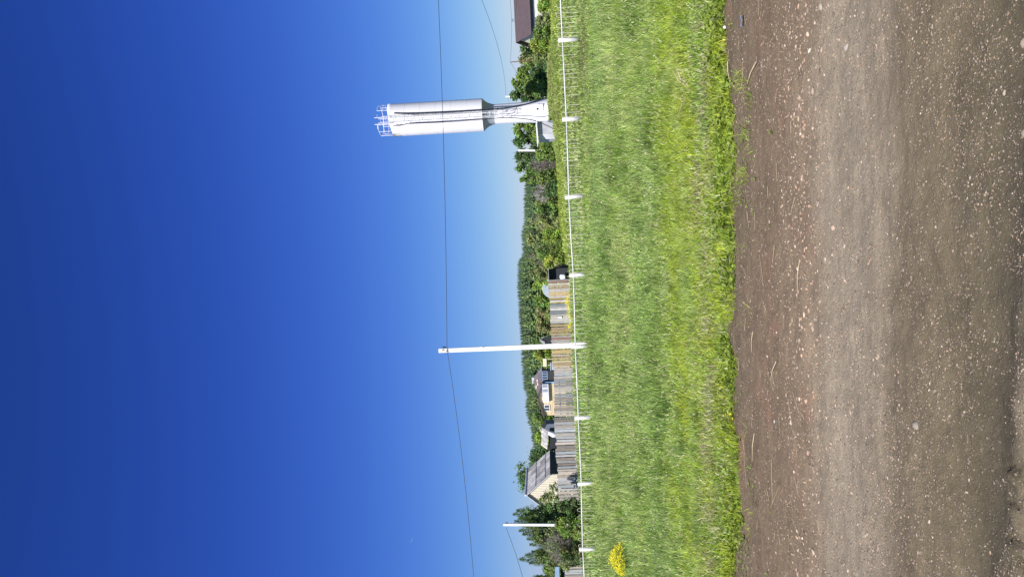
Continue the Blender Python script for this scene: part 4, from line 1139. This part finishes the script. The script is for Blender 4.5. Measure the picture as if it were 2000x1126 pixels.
def tree(name, iy, ix_top, Y, wpx, label, base=(.07, .12, .03), n=2600, size=.16, seed=0, low=.06, nb=26, cat='tree', group=None, shape='round', bark=None, depth=1.0):
    rd = random.Random(seed * 7 + 1)
    top = P(ix_top, iy, Y); bx = P(1090, iy, Y).x; bz = gh(bx, Y); H = top.z - bz; Wd = wpx / FPX * Y / 2 * (1.22 if shape == 'round' else 1.0)
    o = empty(name, (bx, Y, bz), label, cat, group)
    cs, rs = [], []
    for i in range(nb):
        t = low + (1 - low) * (i + rd.random()) / nb
        if shape == 'round': env = math.sqrt(max(.25, 1 - ((t - .5) / .56) ** 2))
        elif shape == 'cone': env = max(.1, 1.05 - t)
        else: env = math.sqrt(max(.05, 1 - ((t - .35) / .75) ** 2))
        a = rd.random() * 6.283; q = rd.random() ** .5 * .72 * env * Wd
        rr_ = Wd * (.26 + .20 * rd.random()) * (.6 + .5 * env)
        cx = bx + q * math.cos(a); cy = Y + q * math.sin(a) * depth
        cz = bz + t * H
        rz = min(rr_ * .8, H * .25); cz = min(cz, bz + H - rz * .8)
        cs.append((cx, cy, max(cz, bz + rz * .6))); rs.append((rr_, rr_ * depth, rz))
    cs.append((bx, Y, bz + H * .9)); rs.append((Wd * .3, Wd * .3, H * .12))
    co, c = leaf_cloud(cs, rs, int(n * 2.1), size * .62, base, seed=seed)
    quads_obj('crown', co, c, M_leafc, o)
    s = MB(); r0 = max(.05, H * .018)
    s.tube([(bx, Y, bz - .1), (bx + rd.uniform(-.1, .1), Y, bz + H * .35), (bx + rd.uniform(-.2, .2), Y, bz + H * .75)], [r0, r0 * .7, r0 * .25], 7)
    for i in range(0, len(cs), 2):
        q = Vector(cs[i]); s.tube([(bx, Y, bz + H * rd.uniform(.1, .5)), (Vector((bx, Y, bz + H * .4)) + q) / 2, q], [r0 * .45, r0 * .3, r0 * .1], 5)
    s.build('trunk', bark or M_bark, o, smooth=True)
    return o

def twig_bush(name, iy, ix_top, Y, wpx, label, col=(.36, .33, .32), n=170, seed=0, ix_base=1085, leaves=0, lcol=(.10, .14, .04), r=.018, cat='shrub'):
    rd = random.Random(seed); top = P(ix_top, iy, Y); bx = P(ix_base, iy, Y).x; bz = gh(bx, Y); H = top.z - bz; Wd = wpx / FPX * Y / 2
    o = empty(name, (bx, Y, bz), label, cat); s = MB(); ends = []
    for i in range(n):
        a = rd.random() * 6.283; q = rd.random() ** .6
        sx = bx + .35 * Wd * q * math.cos(a); sy = Y + .35 * Wd * q * math.sin(a)
        h = H * rd.uniform(.45, 1.0) * (1 - .35 * q)
        ex = bx + Wd * q * math.cos(a) * rd.uniform(.7, 1.1); ey = Y + Wd * q * math.sin(a)
        p1 = Vector((sx, sy, bz)); p3 = Vector((ex, ey, bz + h)); p2 = p1.lerp(p3, .5) + Vector((rd.gauss(0, .12), rd.gauss(0, .12), .1)) * Wd * .4
        g = rd.uniform(.6, 1.25); c = tuple(x * g for x in col)
        s.tube([p1, p2, p3], [r * 1.3, r, r * .5], 3, c, cap=False)
        for k in range(4):
            t = rd.uniform(.4, .95); st = p2.lerp(p3, t); e = st + Vector((rd.gauss(0, .22), rd.gauss(0, .2), rd.uniform(.05, .35))) * H * .35
            s.tube([st, e], [r * .6, r * .3], 3, c, cap=False); ends.append(e)
    s.build('branches', M_twig, o)
    if leaves:
        cs = [tuple(rd.choice(ends)) for _ in range(40)]; co, c = leaf_cloud(cs, [(Wd * .22, Wd * .22, H * .1)] * len(cs), leaves, .09 * (Y / 60) ** .5, lcol, seed=seed + 3)
        quads_obj('leaves', co, c, M_leafc, o)
    return o

GD = (.14, .24, .08); GM = (.24, .36, .09); GB = (.38, .52, .10); GY = (.50, .60, .11); GO = (.33, .38, .15)
T = tree
# right side, behind the brown roofed house and the hedge
T('tree', 92, 1017, 101, 26, 'dark green tree touching the gable of the brown roofed house', GD, 2200, .20, 101)
T('tree', 112, 1015, 99, 30, 'grey green tree behind the rusty pole', GO, 2400, .20, 102)
T('tree', 134, 1012, 96, 30, 'broad tree on the tower side of the rusty pole', GM, 2400, .20, 103)
T('tree', 158, 1000, 92, 34, 'taller rounded tree in front of the pale walls', GM, 3200, .19, 104)
T('tree', 181, 998, 88, 34, 'tallest leafy tree right beside the tower stem', GD, 3400, .19, 105)
T('bush', 10, 1050, 84, 34, 'bright bush under the white wall at the frame edge', GB, 1600, .14, 111, cat='bush', low=.05, shape='bush')
T('bush', 38, 1046, 83, 34, 'twiggy brown green bush under the eave of the brown roofed house', GO, 1500, .13, 112, cat='bush', low=.05, shape='bush')
T('bush', 62, 1042, 82, 36, 'dense green bush below the cream gable', GM, 2000, .14, 113, cat='bush', low=.05, shape='bush')
T('bush', 88, 1036, 83, 38, 'tall light green bush between the cream gable and the rusty pole', GB, 2400, .14, 114, cat='bush', low=.05, shape='bush')
T('bush', 114, 1040, 82, 34, 'greyish bush at the foot of the rusty pole', GO, 1900, .13, 115, cat='bush', low=.05, shape='bush')
T('bush', 140, 1036, 80, 40, 'dark bush casting deep shade near the tower mound', GD, 2600, .15, 116, cat='bush', low=.03, shape='bush')
T('bush', 168, 1024, 80, 44, 'large dark bush touching the weedy mound', GM, 3200, .15, 117, cat='bush', low=.03, shape='bush')
# left of the tower
T('tree', 250, 1004, 110, 34, 'leafy tree directly behind the zinc shed', GM, 2800, .22, 121)
T('tree', 272, 1003, 114, 32, 'rounded tree between the zinc shed and the white pole', GD, 2600, .22, 122)
T('tree', 300, 1006, 118, 36, 'dark spreading tree behind the white pole', GD, 2600, .22, 123)
T('tree', 326, 1008, 121, 34, 'tree with open crown left of the white pole', GM, 2300, .22, 124)
T('tree', 346, 1014, 124, 22, 'slim pale trunked tree where the leafy trees give way to forest', GM, 1100, .20, 125, bark=M_birch)
T('bush', 262, 1040, 98, 40, 'green bush beside the open side of the zinc shed', GB, 1800, .16, 126, cat='bush', low=.05, shape='bush')
T('bush', 296, 1046, 97, 44, 'low green bush hiding the foot of the white pole', GM, 2000, .16, 127, cat='bush', low=.05, shape='bush')
twig_bush('bare_bush', 318, 1028, 101, 52, 'pinkish grey leafless bush left of the white pole', (.30, .25, .25), 190, 128, leaves=420, r=.022)
T('bush', 345, 1048, 95, 40, 'bushy green shrub with shaded hollow under it', GM, 2300, .15, 129, cat='bush', low=.03, shape='bush')
twig_bush('bare_bush', 376, 1033, 97, 48, 'silvery dead bush with arching pale branches', (.44, .41, .40), 240, 130, leaves=380, r=.024)
T('bush', 372, 1064, 93, 40, 'low dark green shrub under the silvery dead bush', GD, 1300, .14, 131, cat='bush', low=.03, shape='bush')
T('bush', 402, 1046, 93, 40, 'mid green shrub beside the silvery dead bush', GM, 2100, .15, 132, cat='bush', low=.03, shape='bush')
twig_bush('bare_bush', 428, 1030, 99, 54, 'brownish half leafless thicket before the forest edge', (.27, .25, .20), 230, 133, leaves=1300, lcol=GO, r=.02)
T('bush', 428, 1052, 92, 38, 'olive bush at the base of the brownish thicket', GO, 1700, .14, 134, cat='bush', low=.03, shape='bush')
T('tree', 462, 1028, 96, 48, 'yellowish green young tree left of the brownish thicket', GO, 2800, .16, 135, low=.04, shape='bush')
T('bush', 458, 1060, 88, 42, 'bright shrub by the lawn under the yellowish tree', GB, 1900, .13, 136, cat='bush', low=.03, shape='bush')
T('bush', 488, 1048, 84, 46, 'shrub with deep dark hollows near the black shed', GM, 2600, .13, 137, cat='bush', low=.03, shape='bush')
twig_bush('bare_bush', 500, 1024, 92, 50, 'reddish grey tangle of branches behind the black shed', (.28, .24, .21), 220, 138, leaves=1100, lcol=GM, r=.02)
T('bush', 512, 1062, 76, 36, 'brightest yellow green bush right of the black shed', GY, 1900, .12, 139, cat='bush', low=.03, shape='bush')
T('tree', 530, 1034, 84, 44, 'olive green tree rising over the black shed', GO, 2600, .15, 140, low=.04, shape='bush')
twig_bush('bare_bush', 521, 1072, 60, 18, 'small grey twiggy bush leaning on the black shed', (.26, .24, .22), 90, 141, ix_base=1110, r=.012)
T('bush', 552, 1061, 61, 22, 'bright bush pressed against the greenhouse arch', GB, 1300, .10, 148, cat='bush', low=.05, shape='bush')
# behind the painted planks
for i, (iy, tp_, w, c, lab) in enumerate(((556, 1040, 34, GB, 'bright green tree over the greenhouse arch'), (584, 1042, 34, GM, 'green tree just left of the greenhouse arch'),
        (610, 1044, 36, GO, 'brownish green tree behind the middle of the patchwork fence'), (636, 1046, 36, GO, 'olive tree right of the tall pole'),
        (690, 1042, 34, GB, 'lime green bush left of the tall pole'), (706, 1054, 26, GM, 'small green bush behind the cream board'), (668, 1046, 26, GM, 'green bush hidden partly by the tall pole'))):
    T('tree', iy, tp_, 88 + i, w, lab, c, 2300, .15, 150 + i, low=.03, shape='bush')
T('tree', 818, 1040, 126, 40, 'light green tree left of the yellow house', GM, 2300, .2, 160, low=.05, shape='bush')
T('tree', 850, 1046, 104, 44, 'green tree rising behind the low outbuilding', GB, 2300, .18, 161, low=.05, shape='bush')
T('tree', 760, 1044, 134, 46, 'pale green tree behind the yellow house roof', GM, 2000, .2, 162, low=.05, shape='bush')
T('tree', 924, 1009, 78, 78, 'dark rounded tree crown over the ridge of the slate roof', GD, 3600, .16, 163)
T('tree', 892, 1034, 80, 50, 'smaller dark crown above the far end of the slate roof', GD, 2000, .15, 164)

# thicket on the left with feathery leaders
def thicket(iy, ix_top, Y, wpx, label, base, n, seed, spikes):
    o = T('thicket_tree', iy, ix_top + 14, Y, wpx, label, base, n, .095, seed, low=.02, nb=26, shape='bush')
    rd = random.Random(seed); cos_, cc = [], []
    s = MB()
    for (sy, sx) in spikes:
        tip = P(sx, sy, Y); z0 = tip.z - 1.3; n2 = 330
        g = np.random.default_rng(seed + int(sy)); t = g.random(n2); a = g.random(n2) * 6.283; rr_ = (.04 + .42 * t) * (.5 + .5 * g.random(n2))
        p = np.stack([tip.x + rr_ * np.cos(a), Y + rr_ * np.sin(a), tip.z - 1.3 * t - .0 * rr_], 1)
        # leaflets sweep up and outward
        d = np.stack([np.cos(a) * .6, np.sin(a) * .6, np.full(n2, .75)], 1) * (.10 + .08 * g.random(n2))[:, None]
        sd = np.stack([-np.sin(a), np.cos(a), np.zeros(n2)], 1) * .022
        co = np.stack([p - sd, p + sd, p + d + sd * .3, p + d - sd * .3], 1).reshape(-1, 3)
        cos_.append(co); cc.append(np.repeat(np.array(base)[None] * (.8 + .6 * g.random((n2, 1))), 4, axis=0))
        s.tube([(tip.x, Y, z0 - .5), (tip.x, Y, tip.z)], [.02, .006], 4)
    quads_obj('leader_shoots', np.concatenate(cos_), np.concatenate(cc), M_leafc, o)
    s.build('leader_stem', M_bark, o)
    return o
T('tree', 972, 1052, 60, 46, 'loose leafy young tree half hiding the cream gable', (.30, .38, .12), 1100, .10, 199, low=.03, shape='bush')
T('bush', 950, 1072, 59, 30, 'thin leafy sprays along the pickets under the gable', (.26, .36, .10), 420, .09, 198, cat='bush', low=.1, shape='bush')
thicket(1000, 1012, 54, 44, 'feathery topped green tree beside the slate house gable', (0.23, 0.33, 0.112), 6500, 201, [(1003, 1003), (996, 1010), (1010, 1012)])
thicket(1018, 1014, 53.4, 40, 'feathery green tree on the house side of the thicket pole', (0.20, 0.30, 0.105), 5500, 202, [(1017, 1006), (1024, 1014), (1012, 1018)])
thicket(1046, 1028, 52.5, 56, 'bushy tree around the foot of the thicket pole', (0.25, 0.33, 0.120), 8000, 203, [(1035, 1015), (1042, 1022), (1051, 1030), (1062, 1036)])
thicket(1085, 1034, 53, 50, 'feathery tree with the longest leader shoot near the frame edge', (0.22, 0.30, 0.105), 6500, 204, [(1091, 1015), (1083, 1026), (1098, 1034), (1076, 1040)])
twig_bush('bare_bush', 1062, 1048, 51.6, 76, 'grey leafless tangle in the front of the thicket', (.32, .29, .26), 300, 205, ix_base=1135, leaves=1500, lcol=(.22, .28, .09), r=.012)
T('bush', 1030, 1092, 51, 56, 'bright green bush low in the thicket behind the fence hoops', (0.34, 0.49, 0.090), 3200, .07, 206, cat='bush', low=.03, shape='bush')
T('bush', 990, 1088, 52.5, 40, 'shaded bush overgrowing the end of the picket fence', (0.17, 0.26, 0.083), 3000, .075, 207, cat='bush', low=.03, shape='bush')
T('bush', 1082, 1096, 50.6, 50, 'dark low bush behind the leftmost fence post', (0.17, 0.24, 0.083), 2600, .07, 208, cat='bush', low=.03, shape='bush')
T('bush', 1028, 1084, 48.4, 34, 'leafy bush wrapping the foot of the thicket pole', (.26, .36, .09), 2000, .07, 211, cat='bush', low=.03, shape='bush')
T('tree', 1112, 1060, 62, 30, 'green tree behind the blue roofed shed', GM, 2300, .10, 209, low=.03, shape='bush')
T('tree', 1124, 1044, 75, 24, 'young conifer tip at the very frame edge', GD, 1800, .12, 210, low=.03, shape='cone')

# ------------------------------------------------------------------ far forest
def spruce_proto(seed, H=1.0):
    g = random.Random(seed); v, f = [], []
    lev = 15
    for i in range(lev):
        t = i / (lev - 1); z = H * (.08 + .88 * t); r_ = .19 * H * (1 - t) ** .85 + .012
        k = 8 if t < .6 else 5
        for j in range(k):
            a = 6.283 * (j + g.random()) / k; rr_ = r_ * g.uniform(.65, 1.15); wd = .35
            c0 = (math.cos(a) * .0, math.sin(a) * .0, z + .05 * H); n = len(v)
            v += [c0, (rr_ * math.cos(a - wd), rr_ * math.sin(a - wd), z - .03 * H), (rr_ * 1.15 * math.cos(a), rr_ * 1.15 * math.sin(a), z - .045 * H), (rr_ * math.cos(a + wd), rr_ * math.sin(a + wd), z - .03 * H)]
            f.append((n, n + 1, n + 2, n + 3))
    n = len(v); v += [(-.012, 0, .93), (.012, 0, .93), (0, 0, 1.0), (0, .01, .93)]; f.append((n, n + 1, n + 2, n + 3))
    return np.array(v), np.array(f)
protos = [spruce_proto(i) for i in range(6)]
prof = [(330, 1026), (350, 1023), (380, 1020), (432, 1021), (450, 1016), (500, 1017), (508, 1010), (530, 1008), (560, 1008), (600, 1010), (640, 1012), (670, 1015), (700, 1016), (740, 1018), (760, 1021), (772, 1026), (790, 1023), (825, 1028), (832, 1033), (860, 1036), (880, 1040), (900, 1046), (1126, 1060)]
VC, VF, CC = [], [], []; off = 0
g = np.random.default_rng(55)
for row in range(9):
    Y = 262 + row * 9
    iy = 300.0
    while iy < 1150:
        ixt = float(np.interp(iy, [q[0] for q in prof], [q[1] for q in prof])) + abs(g.normal(0, 2.2)) + (8 - row) * .8 * g.random()
        p = P(ixt, iy + g.uniform(-1, 1), Y + g.uniform(-4, 4)); hgt = p.z + .3
        v, f = protos[g.integers(0, 6)]; a = g.random() * 6.28; w = hgt * g.uniform(.85, 1.7)
        vv = np.stack([v[:, 0] * math.cos(a) - v[:, 1] * math.sin(a), v[:, 0] * math.sin(a) + v[:, 1] * math.cos(a), v[:, 2]], 1) * np.array([w, w, hgt]) + np.array([p.x, p.y, -.3])
        VC.append(vv); VF.append(f + off); off += len(v)
        c = np.array([(.10, .165, .07), (.13, .20, .075), (.08, .14, .065), (.17, .24, .08)][g.integers(0, 4)]) * g.uniform(.75, 1.3) * (.75 + .6 * float(vnoise(np.array([p.x]), np.array([p.y * .5]), 14, 301)[0]))
        CC.append(np.tile(c, (len(v), 1)) * (.8 + .4 * g.random((len(v), 1))))
        iy += g.uniform(2.6, 6.5)
F = np.concatenate(VF); o = mesh_np('spruce_forest', np.concatenate(VC), F.ravel(), np.arange(len(F)) * 4, np.full(len(F), 4), M_leafc, np.concatenate(CC))
tag(o, 'dark spruce forest along the horizon', 'forest', kind='stuff')

# ------------------------------------------------------------------ yellow flowers
def flower_clump(ix, iy, ixb, Y, wpx, n, rad, label, seed):
    top = P(ix, iy, Y); bx = top.x; bz = gh(bx, Y); H = top.z - bz; Wd = wpx / FPX * Y / 2; rd = random.Random(seed)
    o = empty('flower_clump', (bx, Y, bz), label, 'flowers'); s = MB(); f = MB(); lv = MB()
    for i in range(n):
        a = rd.random() * 6.283; q = math.sqrt(rd.random()); h = H * (1 - .45 * q * q) * rd.uniform(.7, 1.0)
        e = Vector((bx + Wd * q * math.cos(a), Y + Wd * q * math.sin(a), bz + h)); b = Vector((bx + .35 * Wd * q * math.cos(a), Y + .35 * Wd * q * math.sin(a), bz))
        if i % 3 == 0: s.tube([b, b.lerp(e, .6) + Vector((0, 0, .03)), e], [rad * .14, rad * .12, rad * .08], 3, cap=False)
        for k in range(3):
            c = e + Vector((rd.gauss(0, 1), rd.gauss(0, 1), rd.gauss(0, .6))) * rad * 1.3; tl = Vector((rd.gauss(0, .5), rd.gauss(-.3, .5), 1)).normalized(); t = tl.cross(Vector((1, .1, 0))).normalized(); b2 = tl.cross(t)
            for w in range(4):
                an = w * 1.5708 + i; dd = t * math.cos(an) + b2 * math.sin(an); ee = t * math.cos(an + 1.57) + b2 * math.sin(an + 1.57)
                r_ = rad * rd.uniform(.7, 1.0); f.add([c, c + dd * r_ * .6 + ee * r_ * .4 + tl * r_ * .15, c + dd * r_ + tl * r_ * .1, c + dd * r_ * .6 - ee * r_ * .4 + tl * r_ * .15], [(0, 1, 2, 3)])
        if i % 2 == 0:
            c = b.lerp(e, rd.uniform(.3, .85)); d = Vector((rd.gauss(0, 1), rd.gauss(0, 1), rd.uniform(0, 1))).normalized() * rad * 3.2; w_ = d.cross(Vector((0, 0, 1))).normalized() * rad * .5
            lv.add([c, c + d * .5 + w_, c + d, c + d * .5 - w_], [(0, 1, 2, 3)])
    s.build('stems', M_stem, o); f.build('petals', M_petal, o); lv.build('leaves', M_stem, o)
flower_clump(1188, 1092, 1240, 17.0, 62, 420, .017, 'big round clump of yellow flowers in the grass near the fence', 1)
flower_clump(1103, 589, 1120, 55.5, 30, 90, .045, 'taller yellow flowers against the patchwork plank fence', 2)
flower_clump(1107, 612, 1122, 55.0, 26, 70, .045, 'yellow flowers left of the taller ones at the plank fence', 3)
flower_clump(1108, 636, 1122, 55.0, 18, 34, .045, 'small yellow flower patch at the plank fence near the white plate', 4)
flower_clump(1412, 809, 1420, 6.75, 9, 3, .010, 'few yellow dandelions at the road edge', 5)

# ------------------------------------------------------------------ moon, faint in the day sky
mm = bpy.data.materials.new('moonlight'); mm.use_nodes = True
nt = mm.node_tree; nt.nodes.clear(); e = nt.nodes.new('ShaderNodeEmission'); tr = nt.nodes.new('ShaderNodeBsdfTransparent'); ad = nt.nodes.new('ShaderNodeAddShader'); ou = nt.nodes.new('ShaderNodeOutputMaterial')
e.inputs[0].default_value = (.5, .62, .7, 1); e.inputs[1].default_value = .07
nt.links.new(e.outputs[0], ad.inputs[0]); nt.links.new(tr.outputs[0], ad.inputs[1]); nt.links.new(ad.outputs[0], ou.inputs[0])
c = P(802, 1053, 9000); rm = 9000 * 4.2 / FPX; vs = []
view = (c - Vector((0, 0, EYE))).normalized(); axx = view.cross(Vector((0, 0, 1))).normalized(); axz = axx.cross(view)
N = 16
for i in range(N + 1):
    a = R(150) + R(190) * i / N; vs += [c + (axx * math.cos(a) + axz * math.sin(a)) * rm, c + (axx * (math.cos(a) * .55 + .3 * math.cos(R(245))) * -0 + axx * (math.cos(a) * .75 + .12) + axz * (math.sin(a) * .75 + .2)) * rm]
s = MB(); s.add(vs, [(2 * i, 2 * i + 2, 2 * i + 3, 2 * i + 1) for i in range(N)]); tag(s.build('moon', mm), 'faint pale daytime moon in the blue sky', 'moon')
